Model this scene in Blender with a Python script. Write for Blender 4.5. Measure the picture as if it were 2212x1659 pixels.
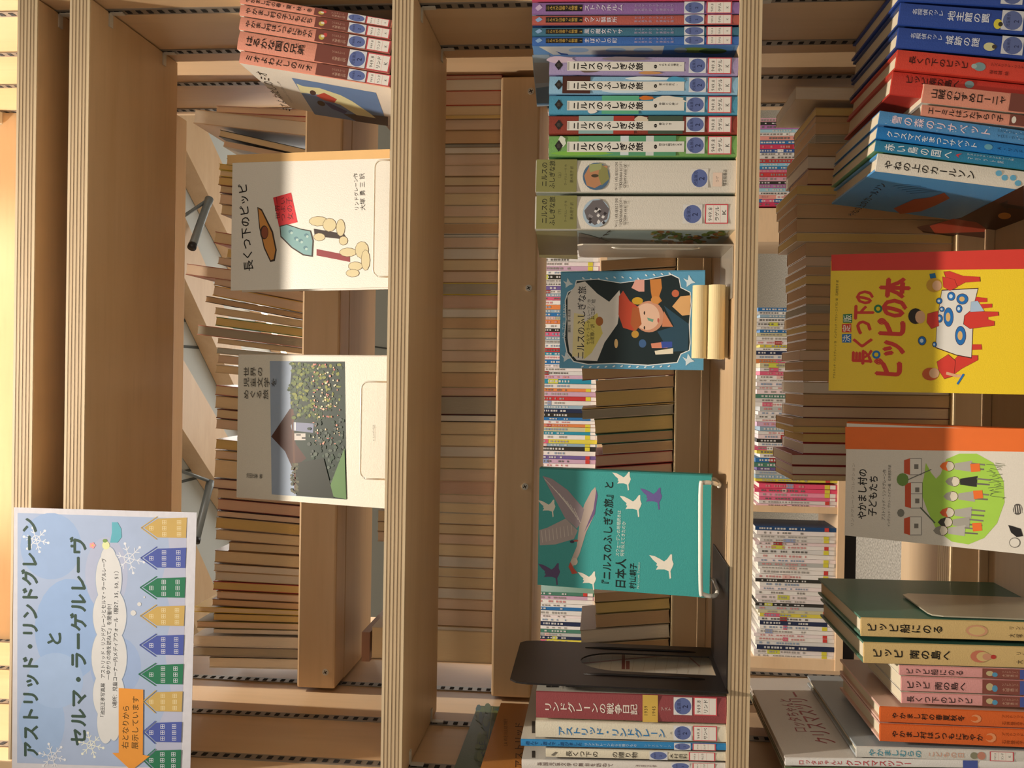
import bpy, bmesh, math, random
from mathutils import Vector, Matrix
random.seed(7)
C = bpy.context.scene.collection
for o in list(bpy.data.objects): bpy.data.objects.remove(o)

# ------------------------------------------------------------------ camera
Z0 = 1.36007                      # height of the local reference level above the floor
F = 2100.0
PITCH, YAW, ROLL = 0.09213, -0.00741, -0.01712
CO = Vector((0.43812, -1.02681, 1.35))
fwd = Vector((math.sin(YAW)*math.cos(PITCH), math.cos(YAW)*math.cos(PITCH), math.sin(PITCH)))
rgt = fwd.cross(Vector((0, 0, 1))).normalized(); upv = rgt.cross(fwd)
cr, sr = math.cos(ROLL), math.sin(ROLL)
IX = cr*(-upv) + sr*(-rgt); IY = -sr*(-upv) + cr*(-rgt)     # camera held on its side
cam = bpy.data.cameras.new('camera'); cam.sensor_width = 36; cam.lens = F/2212*36; cam.clip_start = .02
co = bpy.data.objects.new('camera', cam); C.objects.link(co)
M = Matrix((IX, -IY, -fwd)).transposed().to_4x4(); M.translation = CO
co.matrix_world = M
bpy.context.scene.camera = co

# ------------------------------------------------------------------ world and lights
S = bpy.context.scene
S.view_settings.view_transform = 'Standard'; S.view_settings.look = 'None'
S.view_settings.exposure = -0.28; S.view_settings.gamma = 1
w = bpy.data.worlds.new('world'); S.world = w; w.use_nodes = True
w.node_tree.nodes['Background'].inputs[0].default_value = (1.0, .88, .74, 1)
w.node_tree.nodes['Background'].inputs[1].default_value = .56
def light(kind, name, loc, target, energy, color, size=.1, spot=60, blend=.5):
    l = bpy.data.lights.new(name, kind); l.energy = energy; l.color = color
    if kind == 'AREA': l.shape = 'DISK'; l.size = size
    else: l.shadow_soft_size = size
    if kind == 'SPOT': l.spot_size = math.radians(spot); l.spot_blend = blend
    o = bpy.data.objects.new(name, l); C.objects.link(o); o.location = loc
    o.rotation_euler = (Vector(target)-Vector(loc)).to_track_quat('-Z', 'Y').to_euler()
    return o
WARM = (1.0, .895, .77)
light('SPOT', 'ceiling_spot', (.40, -.50, 3.11), (.42, .0, .95), 225, WARM, .04, 56, 1.0)
light('SPOT', 'ceiling_spot', (.10, .240, 3.12), (.80, .247, 1.75), 150, WARM, .02, 60, .5)
light('SPOT', 'ceiling_spot', (.76, .240, 3.12), (.06, .247, 1.75), 150, WARM, .02, 60, .5)
light('AREA', 'fill_light', (.5, -1.9, 3.15), (.45, -.3, 1.0), 9, (1, .9, .8), 1.4)  # added soft fill from behind the camera, not a ceiling fitting
light('AREA', 'fill_light', (.4, 1.05, 3.15), (.4, 1.35, 0), 75, (1, .95, .88), .8)  # added fill to brighten the spines across the aisle
light('AREA', 'fill_light', (.8, 4.2, 3.15), (.8, 4.2, 0), 55, (1, .96, .9), 1.2)  # added fill for the far part of the room
light('AREA', 'fill_uplight', (.6, 4.6, 2.0), (.6, 3.6, 3.2), 22, (1, .97, .92), 1.6)  # added uplight that brightens the ceiling, not a fitting of the room

# ------------------------------------------------------------------ helpers
def px_dir(x, y): return fwd + (x-1106)/F*IX + (y-829.5)/F*IY
def at(x, y, Y):
    d = px_dir(x, y); return CO + d*((Y-CO.y)/d.y)
def at_z(x, y, z):
    d = px_dir(x, y); return CO + d*((z-CO.z)/d.z)
def lin(c):
    if isinstance(c, str):
        c = c.lstrip('#'); c = [int(c[i:i+2], 16)/255 for i in (0, 2, 4)]
        c = [v/12.92 if v <= .04045 else ((v+.055)/1.055)**2.4 for v in c]
    return (c[0], c[1], c[2], 1)
def jit(c, a=.06):
    l = lin(c); k = 1+random.uniform(-a, a); return (l[0]*k, l[1]*k, l[2]*k)

def mat(name, base=None, rough=.5, attr=False, metal=0, bump=None, spec=.5, coat=0):
    m = bpy.data.materials.new(name); m.use_nodes = True; nt = m.node_tree; b = nt.nodes['Principled BSDF']
    b.inputs['Roughness'].default_value = rough; b.inputs['Metallic'].default_value = metal
    b.inputs['Specular IOR Level'].default_value = spec; b.inputs['Coat Weight'].default_value = coat
    b.inputs['Coat Roughness'].default_value = .12
    tc = nt.nodes.new('ShaderNodeTexCoord'); n = nt.nodes.new('ShaderNodeTexNoise')
    mp = nt.nodes.new('ShaderNodeMapping'); nt.links.new(tc.outputs['Object'], mp.inputs[0]); nt.links.new(mp.outputs[0], n.inputs['Vector'])
    mx = nt.nodes.new('ShaderNodeMix'); mx.data_type = 'RGBA'; mx.blend_type = 'MULTIPLY'
    n.inputs['Scale'].default_value = 60; n.inputs['Detail'].default_value = 4
    mr = nt.nodes.new('ShaderNodeMapRange'); mr.inputs[3].default_value = .94; mr.inputs[4].default_value = 1.06
    nt.links.new(n.outputs['Fac'], mr.inputs[0]); nt.links.new(mr.outputs[0], mx.inputs[7]); mx.inputs[0].default_value = 1
    if attr:
        a = nt.nodes.new('ShaderNodeAttribute'); a.attribute_name = 'Col'; nt.links.new(a.outputs['Color'], mx.inputs[6])
    else: mx.inputs[6].default_value = lin(base)
    nt.links.new(mx.outputs[2], b.inputs['Base Color'])
    if bump:
        sc, st = bump; mp.inputs['Scale'].default_value = sc
        bp = nt.nodes.new('ShaderNodeBump'); bp.inputs['Strength'].default_value = st; bp.inputs['Distance'].default_value = .001
        nt.links.new(n.outputs['Fac'], bp.inputs['Height']); nt.links.new(bp.outputs[0], b.inputs['Normal'])
    return m
def wood(name, c1, c2, grain, rough=.42):
    m = bpy.data.materials.new(name); m.use_nodes = True; nt = m.node_tree; b = nt.nodes['Principled BSDF']
    tc = nt.nodes.new('ShaderNodeTexCoord'); mp = nt.nodes.new('ShaderNodeMapping'); mp.inputs['Scale'].default_value = grain
    nt.links.new(tc.outputs['Object'], mp.inputs[0])
    n = nt.nodes.new('ShaderNodeTexNoise'); n.inputs['Scale'].default_value = 1; n.inputs['Detail'].default_value = 6; n.inputs['Roughness'].default_value = .55
    n.inputs['Distortion'].default_value = .4
    nt.links.new(mp.outputs[0], n.inputs['Vector'])
    r = nt.nodes.new('ShaderNodeValToRGB'); r.color_ramp.elements[0].color = lin(c1); r.color_ramp.elements[1].color = lin(c2)
    r.color_ramp.elements[0].position = .3; r.color_ramp.elements[1].position = .7
    nt.links.new(n.outputs['Fac'], r.inputs[0])
    v = nt.nodes.new('ShaderNodeTexVoronoi'); v.inputs['Scale'].default_value = 1
    mp2 = nt.nodes.new('ShaderNodeMapping'); mp2.inputs['Scale'].default_value = [g*9 for g in grain]
    nt.links.new(tc.outputs['Object'], mp2.inputs[0]); nt.links.new(mp2.outputs[0], v.inputs['Vector'])
    mr = nt.nodes.new('ShaderNodeMapRange'); mr.inputs[1].default_value = 0; mr.inputs[2].default_value = .5; mr.inputs[3].default_value = .95; mr.inputs[4].default_value = 1
    nt.links.new(v.outputs['Distance'], mr.inputs[0])
    mx = nt.nodes.new('ShaderNodeMix'); mx.data_type = 'RGBA'; mx.blend_type = 'MULTIPLY'; mx.inputs[0].default_value = 1
    nt.links.new(r.outputs[0], mx.inputs[6]); nt.links.new(mr.outputs[0], mx.inputs[7]); nt.links.new(mx.outputs[2], b.inputs['Base Color'])
    b.inputs['Roughness'].default_value = rough; b.inputs['Specular IOR Level'].default_value = .35
    return m
MT = dict(
    wx=wood('beech_shelf', '#c4a47c', '#d2b590', (1.3, 14, 14)),
    wz=wood('beech_panel', '#c7a67f', '#d5b792', (9, 9, 1.2)),
    far=wood('beech_far', '#dcb890', '#e6c6a0', (3, 14, 14)),
    ply=mat('ply_edge', rough=.5, attr=True, bump=((3, 60, 60), .15)),
    prt=mat('cover_print', rough=.45, attr=True, spec=.4, coat=.10, bump=((14, 14, 14), .25)),
    ink=mat('printed_ink', rough=.45, attr=True, spec=.3),
    pap=mat('page_edges', rough=.9, attr=True, spec=.1, bump=((60, 1, .4), .5)),
    paper=mat('poster_paper', rough=.6, attr=True, spec=.3, bump=((2, 2, 2), .3)),
    frost=mat('frosted_edge', '#e4ded0', rough=.25, coat=.3),
    steel=mat('steel', '#c4bfb2', rough=.4, metal=.1),
    rail=mat('slotted_steel', '#8d867c', rough=.45, metal=.6),
    slot=mat('slot_dark', '#120d0a', rough=.9),
    black=mat('black_metal', '#17100e', rough=.42, spec=.4),
    beige=mat('beige_metal', '#c8bfa8', rough=.35, metal=.25),
    grey=mat('grey_metal', '#b9b0a0', rough=.3, metal=.55),
    wire=mat('white_wire', '#efe9dc', rough=.3, coat=.3),
    craft=mat('craft_paper', '#e6cf9c', rough=.75, bump=((4, 60, 60), .2)),
    ceil=mat('ceiling_paint', '#c4c8c4', rough=.8, bump=((8, 8, 8), .3)),
    dark=mat('dark_joint', '#4c514f', rough=.8),
    lampgrey=mat('lamp_grey', '#7d8282', rough=.4, metal=.4),
    wall=mat('wall_paint', '#d9cfc0', rough=.85),
)
mc = bpy.data.materials.new('carpet'); mc.use_nodes = True; MT['carpet'] = mc
_n = mc.node_tree; _b = _n.nodes['Principled BSDF']; _t = _n.nodes.new('ShaderNodeTexCoord'); _o = _n.nodes.new('ShaderNodeTexNoise')
_o.inputs['Scale'].default_value = 90; _o.inputs['Detail'].default_value = 3; _r = _n.nodes.new('ShaderNodeValToRGB')
_r.color_ramp.elements[0].color = lin('#a89f92'); _r.color_ramp.elements[1].color = lin('#e4dccf'); _r.color_ramp.elements[0].position = .35; _r.color_ramp.elements[1].position = .65
_n.links.new(_t.outputs['Object'], _o.inputs['Vector']); _n.links.new(_o.outputs['Fac'], _r.inputs[0]); _n.links.new(_r.outputs[0], _b.inputs['Base Color']); _b.inputs['Roughness'].default_value = .95
ma = bpy.data.materials.new('clear_acrylic'); ma.use_nodes = True; MT['acrylic'] = ma
_b = ma.node_tree.nodes['Principled BSDF']; _b.inputs['Transmission Weight'].default_value = 1; _b.inputs['Roughness'].default_value = .03; _b.inputs['IOR'].default_value = 1.3
_b.inputs['Base Color'].default_value = (.97, .97, .95, 1)

def tag(o, label=None, cat=None, group=None, kind=None):
    if label: o['label'] = label
    if cat: o['category'] = cat
    if group: o['group'] = group
    if kind: o['kind'] = kind
    return o
def link(name, me, parent=None, m=None):
    o = bpy.data.objects.new(name, me); C.objects.link(o)
    if parent is not None: o.parent = parent
    if m is not None and me is not None: me.materials.append(MT[m] if isinstance(m, str) else m)
    return o
def empty(name, label, cat, loc=(0, 0, 0), group=None, mw=None):
    o = bpy.data.objects.new(name, None); C.objects.link(o); o.empty_display_size = .02
    if mw is not None: o.matrix_world = mw
    else: o.location = loc
    return tag(o, label, cat, group)

class MB:
    """collects coloured polygons into one mesh"""
    def __init__(s): s.v = []; s.f = []; s.c = []
    def poly(s, pts, col=(1, 1, 1)):
        n = len(s.v); s.v += [tuple(p) for p in pts]; s.f.append(tuple(range(n, n+len(pts)))); s.c.append(lin(col))
    def mesh(s, pts, faces, col):
        n = len(s.v); s.v += [tuple(p) for p in pts]; c = lin(col)
        for f in faces: s.f.append(tuple(i+n for i in f)); s.c.append(c)
    def box(s, a, b, col=(1, 1, 1), mtx=None):
        (x0, y0, z0), (x1, y1, z1) = a, b
        p = [Vector(q) for q in ((x0, y0, z0), (x1, y0, z0), (x1, y1, z0), (x0, y1, z0), (x0, y0, z1), (x1, y0, z1), (x1, y1, z1), (x0, y1, z1))]
        if mtx is not None: p = [mtx @ q for q in p]
        s.mesh(p, ((0, 3, 2, 1), (4, 5, 6, 7), (0, 1, 5, 4), (1, 2, 6, 5), (2, 3, 7, 6), (3, 0, 4, 7)), col)
    def build(s, name, m, parent=None, bevel=0, local=True, smooth=False):
        me = bpy.data.meshes.new(name); me.from_pydata(s.v, [], s.f)
        ca = me.color_attributes.new('Col', 'FLOAT_COLOR', 'CORNER')
        buf = []
        for f, c in zip(s.f, s.c): buf += list(c)*len(f)
        ca.data.foreach_set('color', buf)
        if bevel or smooth:
            bm = bmesh.new(); bm.from_mesh(me)
            bmesh.ops.remove_doubles(bm, verts=bm.verts, dist=1e-6)
            if bevel: bmesh.ops.bevel(bm, geom=list(bm.edges), offset=bevel, segments=2, profile=.6, affect='EDGES')
            bmesh.ops.recalc_face_normals(bm, faces=bm.faces)
            bm.to_mesh(me); bm.free()
            if smooth:
                for p in me.polygons: p.use_smooth = True
        return link(name, me, parent, m)
def box_obj(name, a, b, m, parent=None, bevel=0, col=(1, 1, 1), mtx=None):
    q = MB(); q.box(a, b, col, mtx); return q.build(name, m, parent, bevel)
def tube(pts, r, seg=8, closed=False):
    """round tube through pts -> MB"""
    q = MB(); rings = []
    n = len(pts); pts = [Vector(p) for p in pts]
    for i, p in enumerate(pts):
        d = (pts[min(i+1, n-1)]-pts[max(i-1, 0)]).normalized()
        a = Vector((0, 0, 1)) if abs(d.z) < .9 else Vector((1, 0, 0))
        e = d.cross(a).normalized(); g = d.cross(e)
        rr = r[i] if isinstance(r, (list, tuple)) else r
        rings.append([p+e*math.cos(2*math.pi*k/seg)*rr+g*math.sin(2*math.pi*k/seg)*rr for k in range(seg)])
    v = [x for ring in rings for x in ring]; f = []
    for i in range(n-1):
        for k in range(seg):
            f.append((i*seg+k, i*seg+(k+1) % seg, (i+1)*seg+(k+1) % seg, (i+1)*seg+k))
    f += [tuple(range(seg)), tuple((n-1)*seg+k for k in range(seg))]
    q.mesh(v, f, (1, 1, 1)); return q

# glyphs from Blender's own built-in font, filled and flat
_G = {}
def glyph(ch, bold=0):
    k = (ch, bold)
    if k not in _G:
        c = bpy.data.curves.new('g', 'FONT'); c.body = ch; c.size = 1; c.resolution_u = 2; c.offset = bold
        o = bpy.data.objects.new('g', c); C.objects.link(o)
        me = bpy.data.meshes.new_from_object(o.evaluated_get(bpy.context.evaluated_depsgraph_get()))
        vs = [(v.co.x, v.co.y) for v in me.vertices]; fs = [tuple(p.vertices) for p in me.polygons]
        bpy.data.objects.remove(o); bpy.data.curves.remove(c); bpy.data.meshes.remove(me)
        _G[k] = (vs, fs)
    return _G[k]
def is_wide(ch): return ord(ch) > 0x2000
def adv(ch): return 1.0 if is_wide(ch) else (.34 if ch in ' .,!\'' else .62)

class Face:
    """a flat printable face: O top-left corner, u to the right, v down, n towards the viewer"""
    def __init__(s, O, u, v): s.O = Vector(O); s.u = Vector(u).normalized(); s.v = Vector(v).normalized(); s.n = s.v.cross(s.u).normalized()
    def uv(s, x, y):
        d = px_dir(x, y); t = (s.O-CO).dot(s.n)/d.dot(s.n); p = CO+d*t-s.O
        return p.dot(s.u), p.dot(s.v)
class Print:
    def __init__(s, face, local=False, base=.00015, step=.000004): s.step = step; s.f = face; s.mb = MB(); s.k = 0; s.base = base; s.local = local
    def P(s, a): return a if s.local else s.f.uv(*a)
    def put(s, uvs, faces, col):
        f = s.f; off = f.n*(s.base+s.k*s.step)
        s.mb.mesh([f.O+f.u*a+f.v*b+off for a, b in uvs], faces, col); s.k += 1
    def poly(s, pts, col): s.put([s.P(p) for p in pts], [tuple(range(len(pts)))], col)
    def rect(s, x0, y0, x1, y1, col): s.poly([(x0, y0), (x1, y0), (x1, y1), (x0, y1)], col)
    def ell(s, x, y, rx, ry, col, n=20, a0=0, rot=0):
        c, q = math.cos(rot), math.sin(rot)
        s.poly([(x+rx*math.cos(t)*c-ry*math.sin(t)*q, y+rx*math.cos(t)*q+ry*math.sin(t)*c) for t in [a0+2*math.pi*i/n for i in range(n)]], col)
    def line(s, pts, w, col):
        uv = []; fs = []
        for (x0, y0), (x1, y1) in zip(pts, pts[1:]):
            L = math.hypot(x1-x0, y1-y0) or 1; nx, ny = -(y1-y0)/L*w/2, (x1-x0)/L*w/2
            n = len(uv); uv += [s.P(p) for p in ((x0+nx, y0+ny), (x1+nx, y1+ny), (x1-nx, y1-ny), (x0-nx, y0-ny))]; fs.append((n, n+1, n+2, n+3))
        s.put(uv, fs, col)
    def text(s, t, p0, p1, h, col='#1c1814', vert=False, bold=0, ih=None, sp=1.0, rot=0, cl=1.12):
        """centre line from p0 to p1; h = em size across in metres; glyphs stretched to fill the run"""
        a = Vector(s.P(p0)); b = Vector(s.P(p1)); d = b-a; L = d.length; d = d/L
        e = Vector((-d.y, d.x))          # 'down' for horizontal text (v grows downwards)
        chars = list(t); tot = sum(adv(c) if not vert else (1 if c != ' ' else .5) for c in chars); st = L/tot
        if not vert: h = min(h, st*cl)
        else: h = min(h, st*1.5)
        uv = []; fs = []; x = 0
        for c in chars:
            w = (1 if c != ' ' else .5) if vert else adv(c)
            if c.strip():
                vs, gf = glyph(c); n = len(uv)
                cw = 1.0 if is_wide(c) else adv(c)
                for gx, gy in vs:
                    X = gx-cw/2; Y = gy-.36                 # centred em coordinates, Y up
                    if vert:
                        if c in 'ー―（）「」『』〜～…': X, Y = Y, -X   # these turn in vertical setting
                        elif c in 'ッァィゥェォャュョっゃゅょ、。': X += .1; Y += .1
                        p = a+d*((x+.5*w)*st-Y*st*sp) + (-e)*(X*h)
                        # vertical run: along-run is down, glyph right is the side on the right of the reader
                    else: p = a+d*((x+.5*w)*st+X*st*sp)+e*(-Y*h)
                    uv.append((p.x, p.y))
                fs += [tuple(i+n for i in f) for f in gf]
            x += w
        if uv:
            r = bold*h*.9
            for ox, oy in (((r, 0), (-r, 0), (0, r), (0, -r)) if bold else ((0, 0),)):
                s.put([(a_+ox, b_+oy) for a_, b_ in uv], fs, col)
    def build(s, name, parent, m='ink'):
        inv = parent.matrix_world.inverted() if parent is not None else Matrix()
        s.mb.v = [tuple(inv @ Vector(p)) for p in s.mb.v]
        return s.mb.build(name, m, parent)

# ------------------------------------------------------------------ main dimensions
W = .85; D = .223; T = .023; R0 = .2766; R1 = .485
zB, zA, z2, z1, zC = [Z0+v for v in (-.1458, .2201, .5821, .6428, -.488)]
RS = [Z0+v for v in (.715, .4014, .1319, -.1074, -.4635)]       # tops of the rear shelves
RT = .0532

# ------------------------------------------------------------------ the room
tag(box_obj('floor', (-6, -4, -.05), (7, 8, 0), 'carpet'), kind='structure')
tag(box_obj('wall_far', (-6, 8, 0), (7, 8.1, 3.2), 'wall'), kind='structure')
ZC = Z0+1.85
ceil = tag(box_obj('ceiling', (-6, -4, ZC), (7, 8, ZC+.05), 'ceil'), kind='structure')

# joints and wooden slats on the ceiling, spotlights
for k, (ya, yb) in enumerate(((702, 704), (754, 756), (1002, 1004), (1021, 1023), (1258, 1260), (1278, 1280))):
    a = at_z(470, ya, ZC); b = at_z(400, ya, ZC)
    box_obj('joint', (a.x-.006, 1.2, ZC-.004), (a.x+.006, 7.5, ZC), 'dark', ceil)
def beam(pa, pb, wpx, label):
    a = at_z(*pa, ZC-.06); b = at_z(*pb, ZC-.06); d = (b-a).normalized(); n = Vector((-d.y, d.x, 0))
    q = MB(); A = a-d*2.0; B = b+d*3.0; h = wpx/2
    A.z = B.z = 0
    pts = [A+n*h, B+n*h, B-n*h, A-n*h]
    lo = [Vector((p.x, p.y, ZC-.09)) for p in pts]; hi = [Vector((p.x, p.y, ZC-.003)) for p in pts]
    q.mesh(lo+hi, ((0, 1, 2, 3), (7, 6, 5, 4), (0, 4, 5, 1), (1, 5, 6, 2), (2, 6, 7, 3), (3, 7, 4, 0)), (1, 1, 1))
    tag(q.build('ceiling_beam', 'far'), label, 'ceiling beam', 'diagonal wooden beams under the ceiling')
beam((404, 288), (497, 480), .23, 'wooden ceiling beam running past the right-hand spotlight')
beam((396, 560), (455, 690), .20, 'wooden ceiling beam seen between the two spotlights, above the rear books')
beam((398, 880), (463, 985), .24, 'wooden ceiling beam beside the left-hand spotlight, above the rear books')
beam((400, 1245), (440, 1330), .24, 'wooden ceiling beam seen just beyond the paper sign')
def spot(px, tube_px, label):
    a = at_z(*px, ZC-.12)
    t = empty('track_spotlight', label, 'spotlight', (a.x, a.y, ZC), 'black spotlights on the ceiling')
    rz = (px_dir(*px)).z; dist = (a-CO).length
    def wp(p, z): return at_z(*p, z)-t.location
    p0 = wp(tube_px[0], ZC-.12); p1 = wp(tube_px[1], ZC-.13)
    tube([Vector((a.x, a.y, 0))*0+Vector((0, 0, 0)), Vector((0, 0, -.06)), p0], .008).build('bracket', 'lampgrey', t, smooth=True)
    tube([p0, p0+(p1-p0)*.12, p0+(p1-p0)*.15, p1], [.019, .019, .017, .017], 14).build('lamp_head', 'lampgrey', t, smooth=True)
    d = (p1-p0).normalized()
    tube([p1-d*.004, p1+d*.015], .019, 14).build('lens_ring', 'black', t, smooth=True)
    box_obj('track_adapter', (-.02, -.07, -.03), (.02, .07, -.002), 'black', t)
spot((422, 470), ((452, 430), (416, 530)), 'dark spotlight on the ceiling, seen above the books right of the white face-out book')
spot((420, 1018), ((455, 1040), (424, 1165)), 'dark spotlight on the ceiling, seen just right of the paper sign')

# ------------------------------------------------------------------ bookcase frame
fr = empty('bookcase_frame', 'light beech double-sided bookcase frame with upright side panels', 'bookcase')
def slot_rail(x, y, sx):
    q = MB(); q.box((x, y-.008, .3), (x+sx*.0012, y+.008, 2.5))
    o = q.build('slotted_rail', 'rail', panel)
    s = MB(); z = .32
    while z < 2.48:
        if z > .75: s.box((x+sx*.0012, y-.0045, z), (x+sx*.0016, y+.004, z+.0055))
        z += .0128
    tag(s.build('slots', 'slot', o), kind='stuff')
for side, x0, x1, sx in (('left', -.026, 0, 1), ('right', W, W+.026, -1)):
    panel = box_obj('side_panel', (x0, 0, 0), (x1, R1, 2.55), 'wz', fr, .0015)
    panel['label'] = side+' upright side panel'
    xi = x1 if sx > 0 else x0
    for y in (.045, .182, .318, .452): slot_rail(xi, y, sx)
box_obj('plinth', (.001, .02, 0), (W-.001, .04, .08), 'wx', fr)
hp = box_obj('header_board', (.001, .455, Z0+.86), (W-.001, .473, Z0+1.15), 'wx', fr, .001)
box_obj('shelf_clip', (W-.02, .44, Z0+.955), (W-.001, .454, Z0+.965), 'steel', fr)
hp['label'] = 'brightly lit cross board at the top rear'

def front_shelf(z, label, y0=0.0):
    t = empty('shelf_board', label, 'shelf', (0, 0, z), 'front shelves of the beech bookcase')
    box_obj('board', (.0015, y0+.0022, -T), (W-.0015, D, 0), 'wx', t, .001)
    box_obj('rear_lip', (.0015, D-.0062, .0002), (W-.0015, D, .0108), 'wx', t, .0012)
    # laminated front edge: alternating light and dark veneers, each a thin strip
    q = MB(); cols = ['#d4be9c', '#a58c6c', '#c9b08c', '#9e8566', '#ccb490', '#a08768', '#cbb28e', '#9c8364', '#c7ae8a', '#a68d6c', '#d3bc98']
    ws = [2.6, 1.6, 2.0, 1.6, 2.2, 1.7, 2.2, 1.6, 2.0, 1.6, 2.6]; k = T/sum(ws); z_ = 0
    for c, w_ in zip(cols, ws):
        dz = w_*k; pro = 0 if cols.index(c) % 2 == 0 else .00025
        q.box((.0015, y0+pro, z_-dz), (W-.0015, y0+.0022, z_), c); z_ -= dz
    q.build('ply_edge', 'ply', t)
    for x, sx in ((0.002, 1), (W-.002, -1)):
        for y in (.045, .182):
            q = MB(); q.box((x, y-.004, -T-.0015), (x+sx*.016, y+.004, -T)); q.box((x, y-.004, -T-.016), (x+sx*.0015, y+.004, -T))
            q.build('shelf_clip', 'steel', t)
    return t
front_shelf(z1, 'highest front shelf board, behind the top edge of the paper sign')
front_shelf(z2, 'second front shelf board from the top, with a broad bare underside')
front_shelf(zA, 'front shelf board under the garden photo book and white face-out book')
front_shelf(zB, 'front shelf board carrying the teal goose book and the black bookend')
front_shelf(zC, 'lowest front shelf board, under the yellow face-out book')

names = ['uppermost rear shelf board, glimpsed behind the second front shelf', 'rear shelf board with one screw near its left end, behind garden photo book', 'rear shelf board with three bare screws in its edge, under the middle rear book row', 'rear shelf board behind the blue-bordered paperback', 'rear shelf board with pale laminated top edge, behind the yellow book']
screws = [[], [(703, 1452), (702, 620)], [(1147, 197), (1142, 622), (1134, 1051)], [], []]
for i, z in enumerate(RS):
    t = empty('rear_shelf', names[i], 'shelf', (0, 0, z), 'rear shelves of the beech bookcase')
    x0, x1 = .0055, W-.0085
    box_obj('board', (x0, R0+.05, -RT), (x1, R1, 0), 'wx', t, .0012)
    if i < 3: box_obj('edge_block', (x0, R0, -RT), (x1, R0+.0498, 0), 'wx', t, .003)
    else:
        q = MB(); y = R0; n = 13
        for k in range(n):
            q.box((x0, y, -.002), (x1, y+.0498/n, -.0002*(k % 2)), ['#e9d3a8', '#c9ab78'][k % 2]); y += .0498/n
        q.build('ply_edge', 'ply', t)
        box_obj('edge_block', (x0, R0, -RT), (x1, R0+.0498, -.002), 'wx', t)
    for sx_, sy_ in screws[i]:
        p = at(sx_, sy_, R0); r = .0045
        q = MB(); n = 14
        ring = [Vector((p.x+r*math.cos(2*math.pi*k/n), R0-.0008, p.z-z+r*math.sin(2*math.pi*k/n))) for k in range(n)]
        back = [Vector((v.x, R0+.0002, v.z)) for v in ring]
        q.mesh(ring+back, [tuple(range(n))]+[(k, (k+1) % n, n+(k+1) % n, n+k) for k in range(n)], (1, 1, 1))
        s = q.build('screw', 'steel', t)
        q = MB()
        for a in (.5, .5+math.pi/2):
            d = Vector((math.cos(a), 0, math.sin(a)))*r*.62; e = Vector((-math.sin(a), 0, math.cos(a)))*.00055
            c0 = Vector((p.x, R0-.0009, p.z-z)); q.poly([c0-d-e, c0+d-e, c0+d+e, c0-d+e])
        q.build('cross_recess', 'slot', s)

# ------------------------------------------------------------------ books
def shell(q, t, dep, h, cs, col_s, col_l, col_r, hard):
    """C shaped cover: spine at y=0 (local), boards at x=+-t/2"""
    ct = .0024 if hard else .0007; bul = min(.0012, t*.05)
    n = 5; out = [(-t/2, dep)]; inn = [(-t/2+ct, dep)]
    cl = []
    out.append((-t/2, .0015)); inn.append((-t/2+ct, .003)); cl.append(col_l)
    for k in range(n+1):
        a = k/n; x = -t/2+.0008+(t-.0016)*a; out.append((x, -bul*math.sin(math.pi*a))); inn.append((-t/2+ct+(t-2*ct)*a, ct+.0015)); cl.append(col_s)
    out.append((t/2, .0015)); inn.append((t/2-ct, .003)); cl.append(col_s)
    out.append((t/2, dep)); inn.append((t/2-ct, dep)); cl.append(col_r)
    m = len(out)
    for i in range(m-1):
        a, b, c, d = out[i], out[i+1], inn[i+1], inn[i]
        v = [(a[0], a[1], 0), (b[0], b[1], 0), (c[0], c[1], 0), (d[0], d[1], 0)]; v += [(x, y, h) for x, y, _ in v]
        q.mesh(v, ((0, 1, 5, 4), (3, 2, 6, 7), (4, 5, 6, 7), (0, 3, 2, 1)), cl[i])
    for i in (0, m-1):
        a, d = out[i], inn[i]; q.poly([(a[0], a[1], 0), (d[0], d[1], 0), (d[0], d[1], h), (a[0], a[1], h)], cl[min(i, m-2)])
def page_block(q, t, dep, h, hard, col):
    ct = .0025 if hard else .0008; i = .003 if hard else .0004; f = .004 if hard else .0002
    a = Vector((-t/2+ct, .004, i)); b = Vector((t/2-ct, dep-f, h-i)); q.box(a, b, col)
class Book:
    def __init__(s, name, label, group, mw, t, dep, h, spine, left, right, pages='#e9dcc0', hard=True, cat='book', pcol=None):
        s.root = empty(name, label, cat, group=group, mw=mw); s.t, s.dep, s.h = t, dep, h
        q = MB(); shell(q, t, dep, h, 0, spine, left, right, hard); s.cover = q.build('cover', 'prt', s.root)
        q = MB(); page_block(q, t, dep, h, hard, pages); s.pages = q.build('pages', 'pap', s.root)
        R3 = mw.to_3x3(); X, Y, Z = R3 @ Vector((1, 0, 0)), R3 @ Vector((0, 1, 0)), R3 @ Vector((0, 0, 1))
        s.X, s.Y, s.Z = X, Y, Z
        s.spine = Face(mw @ Vector((-t/2, -min(.0012, t*.05), h)), X, -Z)
        s.left = Face(mw @ Vector((-t/2, dep, h)), -Y, -Z)
        s.right = Face(mw @ Vector((t/2, 0, h)), Y, -Z)
        bpy.context.view_layer.update()
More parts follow.
